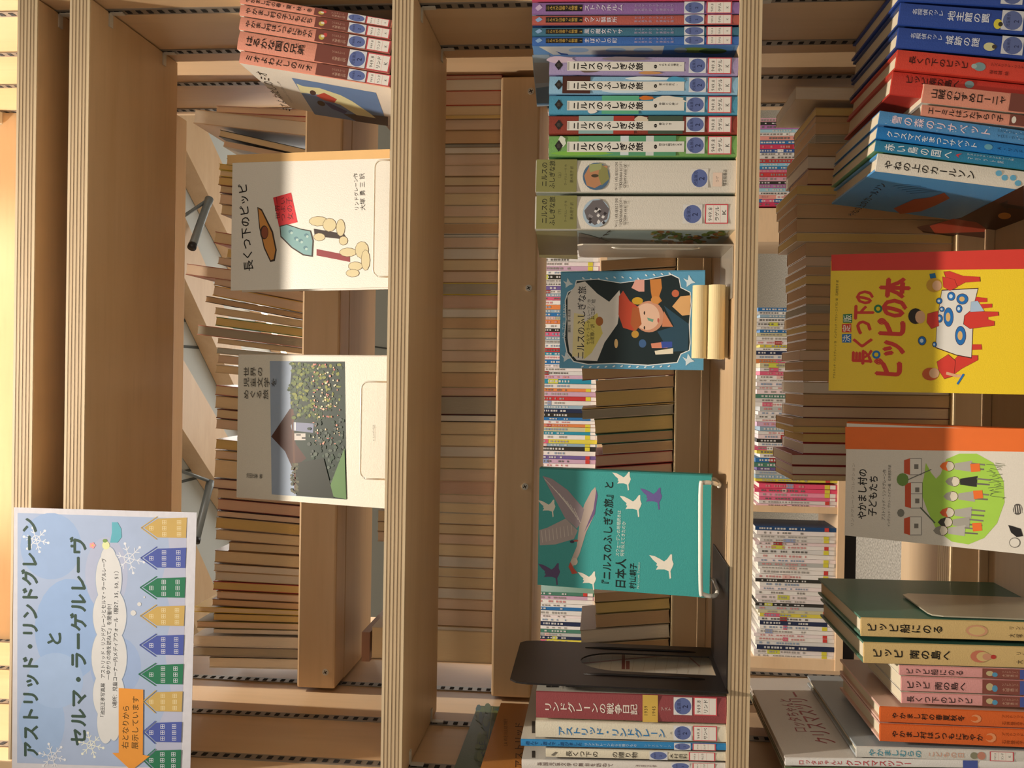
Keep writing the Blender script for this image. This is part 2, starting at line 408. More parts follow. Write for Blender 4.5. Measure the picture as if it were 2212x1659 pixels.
def spine_book(label, group, xt, yr, yl, slope, z, dep, cols, Yf=.004, hard=False, xb=None, pages='#e9dcc0', rlen=None, name='book'):
    """spine-out book from its top right / top left points in the photo and the run of its edge"""
    TR = at(xt, yr, Yf); TL = at(xt, yl, Yf)
    xb_ = xt+300; BRp = at(xb_, yr+slope*300, Yf)
    lean = math.atan2(TR.x-BRp.x, TR.z-BRp.z)
    t = (TR.x-TL.x)*math.cos(lean)
    if TR.x > W-.001: TR.x = W-.001; t = max(.006, (TR.x-TL.x)*math.cos(lean))
    if lean > 0:    # rests on its lower right corner
        h = (TR.z-z)/math.cos(lean); piv = Vector((TR.x-math.tan(lean)*(TR.z-z), Yf, z)); off = -t/2
    else:
        h = (TL.z-z)/math.cos(lean); piv = Vector((TL.x-math.tan(lean)*(TL.z-z), Yf, z)); off = t/2
    mw = Matrix.Translation(piv) @ Matrix.Rotation(lean, 4, 'Y') @ Matrix.Translation((off, 0, 0))
    b = Book(name, label, group, mw, t, dep, h, cols[0], cols[1], cols[2] if len(cols) > 2 else cols[1], pages, hard)
    b.ymid = lambda x: (yr+yl)/2+slope*(x-xt)
    return b
def vx(b, x): return b.spine.uv(x, b.ymid(x))[1]     # distance below the top of the spine of picture column x
class SP(Print):
    """print on a spine: u in fractions of the spine width, v given as picture column"""
    def __init__(s, b): super().__init__(b.spine); s.b = b
    def P(s, a): return (a[0]*s.b.t, vx(s.b, a[1]))
    def bar(s, xa, xb, col, u0=.03, u1=.97): s.poly([(u0, xa), (u1, xa), (u1, xb), (u0, xb)], col)
    def vt(s, t, xa, xb, w=.6, col='#1c1814', u=.5, bold=.008, sp=.95):
        s.text(t, (u, xa), (u, xb), w*s.b.t, col, True, bold, sp=sp)
    def circ(s, xa, xb, u0=.08, u1=.92, bg='#d9dbe0'):
        s.bar(xa, xb, bg, u0, u1); n = 22; uc = (u0+u1)/2; xc = (xa+xb)/2
        s.poly([(uc+(u1-u0)*.47*math.cos(2*math.pi*k/n), xc+(xb-xa)*.46*math.sin(2*math.pi*k/n)) for k in range(n)], '#6371a6')
        s.text('児童展示', (u0+.1*(u1-u0), xa+.30*(xb-xa)), (u0+.9*(u1-u0), xa+.30*(xb-xa)), .30*s.b.t*.9, '#23284d')
        s.text('2', (uc-.12*(u1-u0), xa+.62*(xb-xa)), (uc+.12*(u1-u0), xa+.62*(xb-xa)), .36*s.b.t*min(1, .022/s.b.t), '#23284d', bold=.01)
    def call(s, xa, xb, name, u0=.05, u1=.95, last='K', num='949.8', red='#d0545c'):
        s.bar(xa, xb, red, u0, u1)
        dx = (xb-xa)*.05; du = (u1-u0)*.06; s.bar(xa+dx, xb-dx, '#eee7de', u0+du, u1-du)
        w = (xb-xa)
        for k in (.36, .66): s.bar(xa+k*w, xa+k*w+.6, '#e0a9a4', u0+du, u1-du)
        hh = abs(vx(s.b, xa+.2*w)-vx(s.b, xa))
        s.text(num, (u0+.15*(u1-u0), xa+.22*w), (u1-.15*(u1-u0), xa+.22*w), hh*1.1, '#2a2420')
        s.text(name, (u0+.12*(u1-u0), xa+.52*w), (u1-.12*(u1-u0), xa+.52*w), hh*1.0, '#2a2420', bold=.01)
        if last: s.text(last, (.42, xa+.82*w), (.58, xa+.82*w), hh*1.2, '#2a2420')
    def done(s, name='spine_print'): return s.build(name, s.b.root)

# --- upper shelf: five salmon paperbacks leaning against the right side
G = 'salmon and brown paperbacks leaning on the upper shelf'
SAL, BRN = '#e0957e', '#7b463c'
for i, (yr, yl, ttl, xe, lab, em) in enumerate((
    (-20, 7, 'やかまし村の春・夏・秋・冬', 675, 'salmon and brown paperback at the right edge, rightmost of the upper leaning five', 1),
    (9, 33, 'やかまし村の子どもたち', 675, 'salmon and brown paperback, second from the right in the leaning upper five', 1),
    (35, 64, 'やかまし村はいつもにぎやか', 675, 'salmon and brown paperback with gold and red emblem, middle of the upper five', 1),
    (66, 107, 'はるかな国の兄弟', 658, 'thick salmon and brown paperback without an emblem, fourth in the leaning upper five', 0),
    (109, 136, 'ミオよわたしのミオ', 675, 'salmon paperback showing its white cover with a blue picture, leftmost of the upper five', 0))):
    b = spine_book(lab, G, 521+(i == 3)*-2, yr, yl, .164, zA, .18, (SAL, '#e6dfd3', '#e6dfd3'), Yf=.003)
    s = SP(b)
    s.bar(680+.12*(yr+yl)/10, 846, BRN)
    s.vt(ttl, 530, xe, .62)
    if em:
        s.ell(.42, 695, .2, 6, '#c9b355'); s.ell(.62, 702, .16, 4, '#c74a44'); s.ell(.5, 697, .1, 4, '#e6dfc8')
    s.vt('リンドグレーン', 716, 744, .28, '#c9a58f', .68, 0); s.vt('大塚勇三訳', 718, 748, .28, '#c9a58f', .34, 0)
    s.circ(752+(i % 2), 790, .08, .95); s.call(792, 842, 'リンド')
    s.done()
b0 = b
p = Print(b0.left)
p.poly([(630, 168), (812, 200), (838, 272), (680, 247)], '#6583b0')
p.text('ミオよ わたしのミオ', (622, 240), (562, 154), .014, '#2b2724', bold=.008)
p.text('アストリッド・リンドグレーン作', (632, 222), (600, 176), .004, '#6b6660')
p.poly([(806, 248), (838, 252), (838, 272), (770, 262), (742, 246)], '#4a3a2e')
p.poly([(640, 180), (655, 186), (690, 190), (735, 205), (760, 218), (800, 245), (812, 255), (770, 248), (735, 226), (700, 214), (690, 204), (650, 200)], '#e4dfae')
p.poly([(682, 206), (700, 200), (728, 214), (722, 222), (700, 216)], '#c04a3c')
p.poly([(700, 220), (712, 222), (750, 240), (745, 246), (716, 234)], '#2e3a78')
p.ell(694, 223, 9, 5, '#3a2a22', rot=.4); p.ell(676, 200, 7, 5, '#4a3026', rot=.4)
p.build('cover_print', b0.root)

# --- middle shelf: thin tall set, then five volumes, then two thick ones
G = 'thin illustrated paperbacks at the right end of the middle shelf'
RGL = '#d0545c'
thin = [(-24, 2, '#cf4a66', '#d46a86', '', '', 'pink thin paperback at the very right edge of the middle shelf'),
        (5, 31, '#8f6aa4', '#a4b8cf', 'ストックホルム', '4', 'purple thin paperback on the middle shelf, between the pink and the red-brown ones'),
        (33, 54, '#b25a50', '#2f4f86', 'クマと製鉄所', '3', 'red-brown thin paperback on the middle shelf'),
        (59, 78, '#3d6f88', '#3f6a8f', '風の魔女カイサ', '2', 'dark teal thin paperback on the middle shelf'),
        (79, 98, '#3a68b0', '#6f9fd6', 'まぼろしの町', '1', 'blue thin paperback with a sky-painted cover, leftmost of the thin middle set')]
for i, (yr, yl, c, cl, t1, no, lab) in enumerate(thin):
    b = spine_book(lab, G, 1150, yr, yl, -.004, zB, .15, (c, cl), Yf=.003)
    s = SP(b)
    if t1:
        s.poly([(.5, 1156), (.25, 1162), (.4, 1168), (.55, 1172), (.8, 1165), (.65, 1160)], '#cdb4d6' if i == 1 else '#8fb0d8')
        n = 12; s.bar(1179, 1258, '#231f1e', .22, .78)
        s.vt('ニルスが出会った物語 '+no, 1180, 1258, .42, '#cfa94e')
        s.vt(t1, 1262, 1262+len(t1)*12, .62, '#e2dce6')
        s.vt('セルマ・ラーゲルレーヴ', 1370, 1456, .26, '#b8aac8', .68, 0); s.vt('菱木晃子訳　平澤朋子画', 1370, 1456, .26, '#b8aac8', .32, 0)
    s.circ(1478, 1521, .02, .98); s.call(1526, 1581, 'ラゲル', .02, .98)
    s.done()
p = Print(b.left)
p.poly([(1152, 99), (1586, 100), (1580, 117), (1152, 117)], '#5f93cf')
p.poly([(1164, 100.5), (1435, 98.5), (1430, 117), (1195, 118)], '#d9dcd6')
p.poly([(1200, 110), (1212, 114), (1226, 116), (1228, 119), (1212, 118)], '#3a5c9a')
for x in (1250, 1330, 1390): p.ell(x, 108, 22, 5, '#a9c6e0')
p.ell(1500, 108, 40, 6, '#86a24a'); p.ell(1540, 110, 30, 6, '#4d6c3a'); p.ell(1470, 108, 14, 6, '#8fa0a4')
p.poly([(1150, 118), (1152, 150), (1160, 230), (1190, 228), (1187, 118)], '#93a9bd')
p.poly([(1153, 135), (1156, 180), (1187, 178), (1187, 135)], '#8e9296')
p.poly([(1158, 190), (1160, 226), (1187, 226), (1187, 186)], '#3f6f93')
p.build('cover_print', b.root)

G = 'five matching spines with white title strips on the middle shelf'
vols = [(121, 161, '#a495bd', '#9a8ab2', '5', 'それぞれの場所。', 'lilac', [('#6c5a50', 1250, 1300, .1, .5), ('#cdb7c8', 1180, 1240, .6, .97), ('#c9935f', 1380, 1430, .03, .2), ('#8c7f86', 1300, 1400, .75, .97)]),
        (164, 203, '#8db9d6', '#6a9ac0', '4', '家との別れ、', 'pale blue with a brown horse shape', [('#4c2a22', 1215, 1275, .02, .97), ('#cfe0ea', 1300, 1420, .05, .3), ('#e0ebef', 1350, 1450, .75, .97), ('#4fa0c6', 1440, 1480, .6, .97)]),
        (206, 247, '#4d96b6', '#4488a6', '3', '仲間との絆と', 'turquoise with white feathers', [('#5fae8a', 1300, 1380, .02, .97), ('#d2762f', 1380, 1412, .75, .97), ('#e9e2da', 1270, 1290, .03, .3), ('#e3dccd', 1410, 1480, .5, .97)]),
        (250, 290, '#8c3a2c', '#7a3226', '2', '春がつき', 'brick red', [('#8db0ae', 1250, 1330, .02, .97), ('#a83c30', 1325, 1370, .02, .97), ('#d7c9b2', 1370, 1400, .6, .97), ('#46584a', 1400, 1475, .02, .97)]),
        (293, 338, '#76a65c', '#5d9a5c', '1', '旅立ちの歌がきこえる', 'bright green', [('#5a9c74', 1250, 1460, .02, .97), ('#7fb54a', 1190, 1320, .03, .25), ('#d8dccb', 1205, 1222, .4, .97), ('#d3dde0', 1340, 1358, .05, .97), ('#d2d6d2', 1395, 1412, .03, .97)])]
for i, (yr, yl, c, cl, no, sub, cn, deco) in enumerate(vols):
    b = spine_book(cn+' paperback with a white title strip, one of five', G, 1187.5-i*.4, yr, yl, .006-.002*i, zB, .145, (c, cl), Yf=.004)
    s = SP(b)
    for dc, xa, xb, u0, u1 in deco:
        n = 14; s.poly([((u0+u1)/2+(u1-u0)/2*(math.cos(2*math.pi*k/n))*(1+.12*math.sin(5*k)), (xa+xb)/2+(xb-xa)/2*math.sin(2*math.pi*k/n)*(1+.15*math.cos(3*k))) for k in range(n)], dc) if (u1-u0) < .9 else s.bar(xa, xb, dc, u0, u1)
    xa = 1207; s.poly([(.5, xa-9), (.78, xa), (.5, xa+9), (.22, xa)], '#2a2624'); s.vt('旅', xa-4, xa+4, .24, '#57504a')
    s.bar(1225, 1478, '#e2ded4', .2, .70); s.bar(1226, 1230, '#b4b0a8', .24, .66)
    s.vt('ニルスのふしぎな旅', 1236, 1390, .42, '#181413', .45, .03)
    s.vt('SELMA LAGERLÖF', 1396, 1404, .05, '#807a74', .6, 0)
    s.ell(.45, 1416, .1, 3.4, '#1c1816'); s.vt(no, 1413, 1419, .1, '#e2ded4', .45)
    s.vt(sub, 1423, 1423+min(50, len(sub)*7), .14, '#2a2522', .55, .01)
    s.circ(1488-(i > 1)*6, 1525-(i > 1)*3, .12, .92); s.call(1529, 1580, 'ラゲル', .08, .95)
    s.done()
G = 'two thick hardbacks with olive bands on the middle shelf'
for i, (yr, yl, sub, c1, lab) in enumerate((
    (345, 415, '（上）', '#4d6e8e', 'thick white hardback with olive band and round orange hill picture'),
    (423, 495, '（下）', '#8a8a86', 'thick white hardback with olive band and round grey rock picture'))):
    b = spine_book(lab, G, 1158-i*1.5, yr, yl, .0, zB, .17, ('#ddd6c9', '#c5cabd'), Yf=.006, hard=True)
    s = SP(b); s.bar(1158.5, 1246, '#86834f', .0, 1.0)
    m = (yr+yl)/2
    s.text('ニルスの', (.12, 1175), (.88, 1175), .011, '#26241a', bold=.012) if 0 else None
    # two-line horizontal title
    q = .09
    s.text('ニルスの', (.16, 1176), (.92, 1176), .0105, '#26241a', bold=.012)
    s.text('ふしぎな旅', (.10, 1193), (.97, 1193), .0105, '#26241a', bold=.012)
    s.text(sub, (.38, 1209), (.66, 1209), .0065, '#3d3a28')
    s.text('ラーゲルレーヴ 作', (.2, 1222), (.85, 1222), .0045, '#4d4a34'); s.text('菱木晃子 訳', (.28, 1235), (.8, 1235), .005, '#4d4a34')
    s.ell(.48, 1288, .42, 29, '#4f6c88' if not i else '#a9bccb', 28)
    if i == 0:
        s.poly([(.2, 1268), (.5, 1262), (.85, 1275), (.8, 1312), (.3, 1308), (.12, 1285)], '#b98560')
        s.poly([(.2, 1300), (.5, 1292), (.86, 1296), (.72, 1312), (.4, 1316)], '#8d8a55'); s.poly([(.6, 1274), (.85, 1272), (.88, 1300), (.7, 1298)], '#9da26e')
        s.ell(.5, 1285, .05, 8, '#4a4030')
    else:
        s.poly([(.12, 1285), (.3, 1268), (.55, 1262), (.85, 1280), (.88, 1300), (.6, 1316), (.3, 1312)], '#6c6668')
        for k in range(16):
            a = random.uniform(.15, .8); x_ = random.uniform(1268, 1306); s.poly([(a, x_), (a+.07, x_+3), (a+.02, x_+8), (a-.04, x_+4)], random.choice(['#e0dcda', '#3a3436', '#8f898b']))
    for k, tx in enumerate(('NILS HOLGERSSONS', 'UNDERBARA RESA', 'GENOM SVERIGE')):
        s.text(tx, (.06 if k == 0 else .12, 1331+k*9.6), (.94 if k == 0 else .86, 1331+k*9.6), .0052, '#5d564e')
    if i == 0:
        s.circ(1492, 1530, .14, .72, '#dcd7d0'); s.bar(1540, 1560, '#ecd2bf', .18, .6); s.text('ラゲ', (.3, 1550), (.5, 1550), .005, '#8a7a70'); s.text('福音館書店', (.2, 1566), (.7, 1566), .006, '#4a443e')
    else:
        s.circ(1475, 1517, .17, .74, '#dedbd6'); s.call(1523, 1573, 'ラゲル', .17, .75)
    s.done()
p = Print(b.left)
p.poly([(1158, 499), (1246, 499), (1248, 560), (1165, 556)], '#96905e')
p.poly([(1247, 499), (1575, 498), (1545, 528), (1250, 532)], '#b9cbc9')
for k in range(70):
    x = random.uniform(1400, 1560); y = random.uniform(500, 526-(x-1500)*.25 if x > 1500 else 526)
    p.ell(x, y, random.uniform(4, 10), random.uniform(1.5, 4), random.choice(['#7c8a3c', '#a06a38', '#5c7a3a', '#c79a4a', '#8e5a34', '#49632e']), 8)
p.poly([(1250, 502), (1275, 508), (1320, 522), (1290, 530), (1250, 530)], '#8c8578')
for x in (1296, 1306, 1314): p.line([(x-3, 516-(x-1296)*.8), (x+5, 512-(x-1296)*.8)], 2, '#4a423a')
p.build('cover_print', b.root)

# --- middle shelf, left group
G = 'books about the author at the left end of the middle shelf'
b = spine_book('dark red hardback with a yellow dated band and white title, leaning on the black bookend', G, 1158, 1493, 1551, .03, zB, .15, ('#96474a', '#e4dccb', '#e4dccb'), Yf=.004, hard=True)
s = SP(b); s.bar(1388, 1421, '#d9b457', 0, 1)
s.vt('リンドグレーンの戦争日記', 1176, 1378, .42, '#efe6da', .45, .01); s.text('1939', (.22, 1395), (.62, 1395), .008, '#4a3a22'); s.text('1945', (.22, 1412), (.62, 1412), .008, '#4a3a22')
s.line([(.42, 1401), (.42, 1406)], .02, '#4a3a22') if 0 else None
s.vt('アスト', 1428, 1450, .24, '#d9c3ba', .5, 0)
s.circ(1455, 1495, .3, .95, '#e2e0e0'); s.call(1498, 1549, 'リンド', .3, .98, last=''); s.done()
bR = b
p = Print(b.right)
p.rect(1180, 1478, 1206, 1485, '#3a3633'); p.rect(1222, 1478, 1250, 1484, '#45403c'); p.rect(1262, 1479, 1288, 1481, '#6a635c'); p.rect(1465, 1478, 1492, 1483, '#3a3633')
p.line([(1250, 1434), (1480, 1412), (1512, 1440)], 2.5, '#b98a80')
for k in range(14): p.line([(1190+k*24, 1487), (1204+k*24, 1415)], .7, '#c9b9a2')
p.rect(1343, 1410, 1350, 1446, '#8f4d45'); p.rect(1352, 1428, 1360, 1446, '#9c5f56')
p.build('cover_print', b.root)
b = spine_book('cream hardback with a large blue vertical title beside the dark red one', G, 1157, 1557, 1593, .026, zB, .15, ('#e3dbc6', '#e3dbc6'), Yf=.003)
s = SP(b); s.vt('アストリッド・リンドグレーン', 1205, 1438, .62, '#2f7cb8', .45, .014); s.vt('ニ', 1447, 1452, .2, '#5a5a50'); s.circ(1455, 1494, .1, .95, '#dfe0e4'); s.call(1497, 1549, 'サンベ', .08, .97, last=''); s.done()
b = spine_book('tall thin bright blue spine standing between two cream spines', G, 1125, 1597, 1612, .022, zB, .19, ('#2f86c2', '#c4c0b8', '#c4c0b8'), Yf=.003)
s = SP(b); s.vt('遊んで、遊んで、遊びました', 1135, 1257, .6, '#1b3f70'); s.vt('リンドグレーンからの贈りもの', 1262, 1376, .42, '#c8dcea'); s.vt('シャスティーン', 1390, 1450, .4, '#9cc0dc')
s.circ(1456, 1492, .02, .98); s.call(1496, 1546, 'ユング', .02, .98, last=''); s.done()
p = Print(b.right); p.rect(1149, 1558, 1156, 1584, '#3a3633'); p.build('cover_print', b.root)
b = spine_book('short cream paperback with brush-lettered title, left of the tall blue spine', G, 1179, 1617, 1636, .022, zB, .15, ('#e5dcc4', '#c9c4bb'), Yf=.003)
s = SP(b); s.poly([(.3, 1190), (.7, 1200), (.6, 1205), (.2, 1196)], '#7a7468'); s.vt('長くつ下の　　の贈り物', 1222, 1378, .72, '#3a342c'); s.circ(1403, 1442, .03, .97); s.vt('木村由利', 1446, 1485, .6, '#3a342c'); s.call(1488, 1545, 'キムラ', .03, .98, last=''); s.done()
b = spine_book('white hardback with brown vertical title at the bottom left corner of the middle shelf', G, 1127, 1641, 1661, .018, zB, .19, ('#e2dcd4', '#d3cdc5', '#c9c6c0'), Yf=.003, hard=True)
s = SP(b); s.vt('英国児童文学の舞台を訪ねて', 1160, 1325, .4, '#6e5550', .6, .01); s.vt('池田正孝', 1372, 1420, .22, '#6e5550', .6, 0); s.circ(1450, 1490, .25, .99); s.call(1496, 1545, 'イケダ', .25, .99, last=''); s.done()
p = Print(b.right); p.rect(1149, 1622, 1156, 1637, '#3a3633'); p.build('cover_print', b.root)
# two tall picture books standing at the back, left
for (xf, yf, Yb_, cz, col, dk, lab, ttl) in (
    (1082, 1518, .221, 0, '#b27432', '#3c2418', 'tall orange-brown art book behind the white hardback on the left', 1),
    (1032, 1524, .247, 1, '#4a5a3c', '#2f3f40', 'taller dark green art book at the far left, behind the orange-brown one', 2)):
    P0 = at(xf, yf, Yb_); h = P0.z-zB; t = .0115
    xr = P0.x
    mw = Matrix.Translation((xr-t/2, Yb_-.218, zB))
    b = Book('book', lab, 'tall art books at the back of the middle shelf', mw, t, .218, h, dk, col, col)
    p = Print(b.right)
    if ttl == 1:
        p.text('アストリッド', (1121, 1660), (1121, 1560), .011, '#4a2c14', bold=.004); p.text('LA VIE ILLUSTRÉE', (1092, 1612), (1092, 1552), .006, '#6a4420')
    else:
        for k in range(50): p.ell(random.uniform(1030, 1078), random.uniform(1530, 1655), random.uniform(3, 9), random.uniform(4, 14), random.choice(['#55663f', '#3d5040', '#5f6d42', '#40585a', '#4b5c3a']), 9)
        p.line([(1064, 1528), (1052, 1620)], 1.6, '#7c8350'); p.text('MUSÉE', (1052, 1655), (1040, 1600), .01, '#33424a')
    p.build('cover_print', b.root)

# --- lower shelf, right group, leaning right
G = 'children\'s books leaning at the right end of the lowest shelf'
low = [
 (1946, -48, 2, .055, '#2b4a9c', '#2b4a9c', True, [], 'blue hardback cut by the right edge of the view, lowest shelf'),
 (1946, 5, 54, .075, '#2b4a9c', '#24407e', True, [('名探偵カッレ', 1970, 2038, .3, '#c8cfe4', .62), ('地主館の罠', 2046, 2138, .46, '#dfe2ec', .55)], 'blue hardback with yellow emblem, second from the right on the lowest shelf'),
 (1942, 58, 103, .085, '#2b4a9c', '#24407e', True, [('名探偵カッレ', 1966, 2036, .3, '#c8cfe4', .62), ('城跡の謎', 2042, 2116, .46, '#dfe2ec', .55)], 'blue hardback next to the red ones on the lowest shelf'),
 (1940, 106, 149, .098, '#d44332', '#c03a2c', True, [('長くつ下のピッピ', 1963, 2092, .44, '#3b1612', .5)], 'orange-red hardback beside the blue ones, its full title visible'),
 (1930, 153, 205, .105, '#c93c30', '#b8342a', True, [('ピッピ南の島へ', 1955, 2072, .4, '#3b1612', .68)], 'orange-red hardback whose spine is half hidden by the salmon paperback'),
 (1997, 180, 221, .108, SAL, '#e6dfd3', False, [('山賊のむすめローニャ', 2010, 2174, .55, '#1c1512', .5)], 'short thick salmon paperback on the lowest shelf'),
 (1993, 225, 250, .11, SAL, '#e6dfd3', False, [('エーミルはいたずらっ子', 2003, 2168, .7, '#1c1512', .5)], 'short thin salmon paperback above the pale blue spine, lowest shelf'),
 (1902, 252, 283-14, .14, '#4f8fc6', '#5a98cc', False, [('雪の森のリサベット', 1926, 2142, .66, '#f2d6de', .45)], 'snowy blue paperback with pink-edged white title'),
 (1897, 272, 299, .135, '#1f7ac2', '#2a6cb0', False, [('クリスマスをまつリサベット', 1915, 2112, .6, '#e8eef4', .45)], 'plain bright blue paperback with a white title'),
 (1893, 302, 326, .125, '#2a80a8', '#6fa06a', False, [('赤い鳥の国へ', 1910, 2060, .66, '#eef2f4', .45)], 'teal blue paperback with a small red bird, next to the white-spined one'),
 (1897, 330, 370, .125, '#e7e0d2', '#4f9bd8', True, [('やねの上のカールソン', 1910, 2108, .5, '#1c1814', .42)], 'white-spined hardback with a sky blue front cover, leftmost of the leaning lower group')]
low[7] = (1902, 238, 268, .14)+low[7][4:]
for i, (xt, yr, yl, sl, c, cl, hard, txts, lab) in enumerate(low):
    dep = .19 if hard else (.155 if c == SAL else .19)
    Yf = .0
    if i in (4,): Yf = .006
    b = spine_book(lab, G, xt, yr, yl, sl, zC, dep, (c, cl), Yf=Yf, hard=hard, pages='#e4d6bb')
    s = SP(b)
    if c == SAL: s.bar(2181, 2400, BRN)
    for (tx, xa, xb, w_, col, u) in txts: s.vt(tx, xa, xb, w_, col, u, .012)
    if i in (0, 1, 2):
        s.bar(2163, 2210, '#cfd0d4', .12, .98); s.ell(.55, 2187, .42, 21, '#5f6c9c', 20); s.text('児童展示', (.25, 2178), (.85, 2178), .007, '#23284d'); s.text('2', (.45, 2195), (.62, 2195), .010, '#23284d')
    if i == 1: s.ell(.35, 2156, .22, 9, '#d8cc4a'); s.ell(.35, 2162, .1, 5, '#3a342c')
    if i == 2: s.ell(.4, 2138, .2, 13, '#d3cf9c'); s.ell(.42, 2148, .1, 5, '#4a4034')
    if i == 3: s.ell(.5, 2116, .22, 13, '#7e9a9c'); s.ell(.5, 2104, .12, 6, '#a4b8b4'); s.vt('アストリッド・リンドグレーン', 2140, 2240, .2, '#6a2a20', .68, 0); s.vt('桜井誠 絵', 2138, 2180, .22, '#4a1a14', .3, 0)
    if i == 4: s.ell(.75, 2092, .15, 10, '#7e9a9c')
    if i == 6: s.ell(.5, 2190, .3, 5, '#e6dfd3')
    if i == 7:
        for k in range(24): s.ell(random.uniform(.06, .94), random.uniform(1906, 2212), .03, 1.1, '#c8dcee', 6)
        s.vt('アストリッド・リンドグレーン作', 2154, 2250, .24, '#33506e', .7, 0); s.vt('イロン・ヴィークランド絵', 2154, 2250, .24, '#33506e', .35, 0)
    if i == 8: s.ell(.5, 2135, .22, 9, '#69a8c0'); s.vt('A・リンドグレーン', 2152, 2260, .3, '#123a66', .5, 0)
    if i == 9: s.poly([(.5, 2064), (.3, 2072), (.5, 2070), (.72, 2078), (.62, 2068)], '#d0444e'); s.vt('アストリッド・リンドグレーン作', 2088, 2190, .22, '#d6dee6', .72, 0); s.vt('マリット訳', 2088, 2170, .22, '#d6dee6', .38, 0)
    if i == 10:
        for (x_, u_) in ((2170, .5), (2156, .7), (2188, .55), (2200, .3)): s.ell(u_, x_, .16, 7, '#6db4d8', 9); s.line([(u_-.1, x_-6), (u_+.1, x_+7)], 1, '#2f7cae') if 0 else None
    s.done()
p = Print(b.left)
p.text('やねの上のカールソン', (1838, 466), (1909, 396), .011, '#20262c', bold=.01)
# a plain rooftop scene
p.poly([(1980, 490), (2076, 470), (2212, 400), (2212, 520), (2000, 506)], '#4a2a1e')
p.poly([(2008, 488), (2060, 472), (2110, 480), (2140, 500), (2020, 504)], '#a8402c')
p.poly([(2158, 440), (2178, 432), (2176, 440), (2212, 446), (2212, 452), (2176, 449), (2178, 454)], '#27201e')
p.ell(2170, 466, 14, 7, '#c98a3c')
for k in range(5): p.line([(1930+k*9, 402+k*4), (1960+k*12, 398+k*4), (1990+k*11, 402+k*3)], 1, '#2c6ca0')
p.poly([(1930, 450), (1975, 430), (2010, 426), (2040, 416), (2052, 428), (2020, 444), (1990, 456), (1945, 462)], '#b0583a')
p.build('cover_print', b.root)

# --- lower shelf, left group
def y_far(x, y, z): return at_z(x, y, z).y
G = 'hardbacks at the left end of the lowest shelf'
def low_left(xt, yr, yl, sl, c, cr_, hard, lab, far=None, dep=.14, G=G, pages='#e6dabf'):
    b = spine_book(lab, G, xt, yr, yl, sl, zC, dep, (c, cr_, cr_), Yf=.002, hard=hard, pages=pages); return b
TAN, GRN = '#dcbd80', '#4f7f6c'
b = low_left(1860, 1334, 1375, .029, TAN, GRN, True, 'tan-spined hardback with a green board, against the beige bookend', dep=.20)
s = SP(b); s.vt('ピッピ船にのる', 1872, 2038, .48, '#1c1814', .5, .02); s.ell(.5, 2110, .3, 24, '#d8a07c', 14); s.ell(.5, 2110, .22, 18, TAN, 14); s.vt('リンドグレーン作', 2178, 2290, .2, '#4a3a2c', .7, 0); s.vt('大塚勇三訳', 2178, 2260, .2, '#4a3a2c', .3, 0); s.done()
b = low_left(1866, 1387, 1433, .029, TAN, GRN, True, 'tan-spined hardback with a red line drawing, second from the beige bookend', dep=.20)
s = SP(b); s.vt('ピッピ 南の島へ', 1884, 2056, .46, '#1c1814', .5, .02)
for k in range(3): s.ell(.5, 2124+k*8-8, .28-.06*k, 20-5*k, ('#cf7c62', TAN, '#d49a7a')[k], 14)
s.ell(.5, 2146, .1, 6, '#c04038'); s.vt('リンドグレーン作', 2194, 2300, .2, '#4a3a2c', .7, 0); s.vt('大塚勇三訳', 2194, 2280, .2, '#4a3a2c', .3, 0); s.done()
PK = '#e6a3a0'
for i, (xt, yr, yl, tt, xa, xb, lab) in enumerate(((1943, 1437, 1459, 'ピッピ船にのる', 1956, 2082, 'slim pink paperback touching the tan hardbacks'), (1947, 1461, 1493, 'ピッピ 南の島へ', 1958, 2088, 'pink paperback in the middle of three'), (1948, 1496, 1520, '長くつ下のピッピ', 1958, 2102, 'pink paperback touching the orange hardbacks'))):
    b = low_left(xt, yr, yl, .032, PK, '#ece4d6', False, lab, dep=.13, G='three pink paperbacks on the lowest shelf')
    s = SP(b); s.bar(2122, 2400, '#8a4f44'); s.vt(tt, xa, xb, .6, '#241a18', .45, .01); s.ell(.5, 2138, .25, 8, '#c9b98c'); s.ell(.4, 2149, .22, 6, '#5a9cc0'); s.vt('リンドグレーン', 2164, 2200, .26, '#c9a58f', .68, 0); s.vt('大塚勇三', 2164, 2200, .26, '#c9a58f', .34, 0); s.bar(2203, 2250, '#4c5ea6', .05, .95); s.done()
for i, (xt, yr, yl, tt, xa, xb, lab) in enumerate(((1901, 1526, 1560, 'やかまし村の春夏秋冬', 1926, 2084, 'orange hardback touching the pink paperbacks'), (1901, 1563, 1602, 'やかまし村はいつもにぎやか', 1926, 2124, 'orange hardback beside the thin white picture book'))):
    b = low_left(xt, yr, yl, .042, '#e2692a', '#e8bfae', True, lab, dep=.17, G='two orange hardbacks on the lowest shelf')
    s = SP(b); s.vt(tt, xa, xb, .4, '#2a1a12', .48, .02); s.ell(.5, 2108+i*32, .26, 12, '#e89a6a', 9); s.ell(.5, 2104+i*32, .16, 9, '#e2692a', 7); s.vt('アストリッド', 2164, 2212, .24, '#7a3410', .72, 0); s.vt('石井登志子', 2164, 2212, .24, '#7a3410', .3, 0); s.done()
b = low_left(1850, 1612, 1636, .03, '#dad7d0', '#a2abb0', True, 'thin white picture book with teal brush lettering', dep=.24, G='large thin picture books on the lowest shelf')
s = SP(b); s.vt('やかましむらの', 1876, 1992, .7, '#4c98ac', .5, .015); s.vt('こどもの日', 2004, 2084, .55, '#dba68f', .5, .01); s.ell(.5, 2104, .3, 8, '#8c8a72'); s.ell(.5, 2120, .35, 9, '#c98a76'); s.call(2138, 2190, 'リンド', .08, .92); s.done()
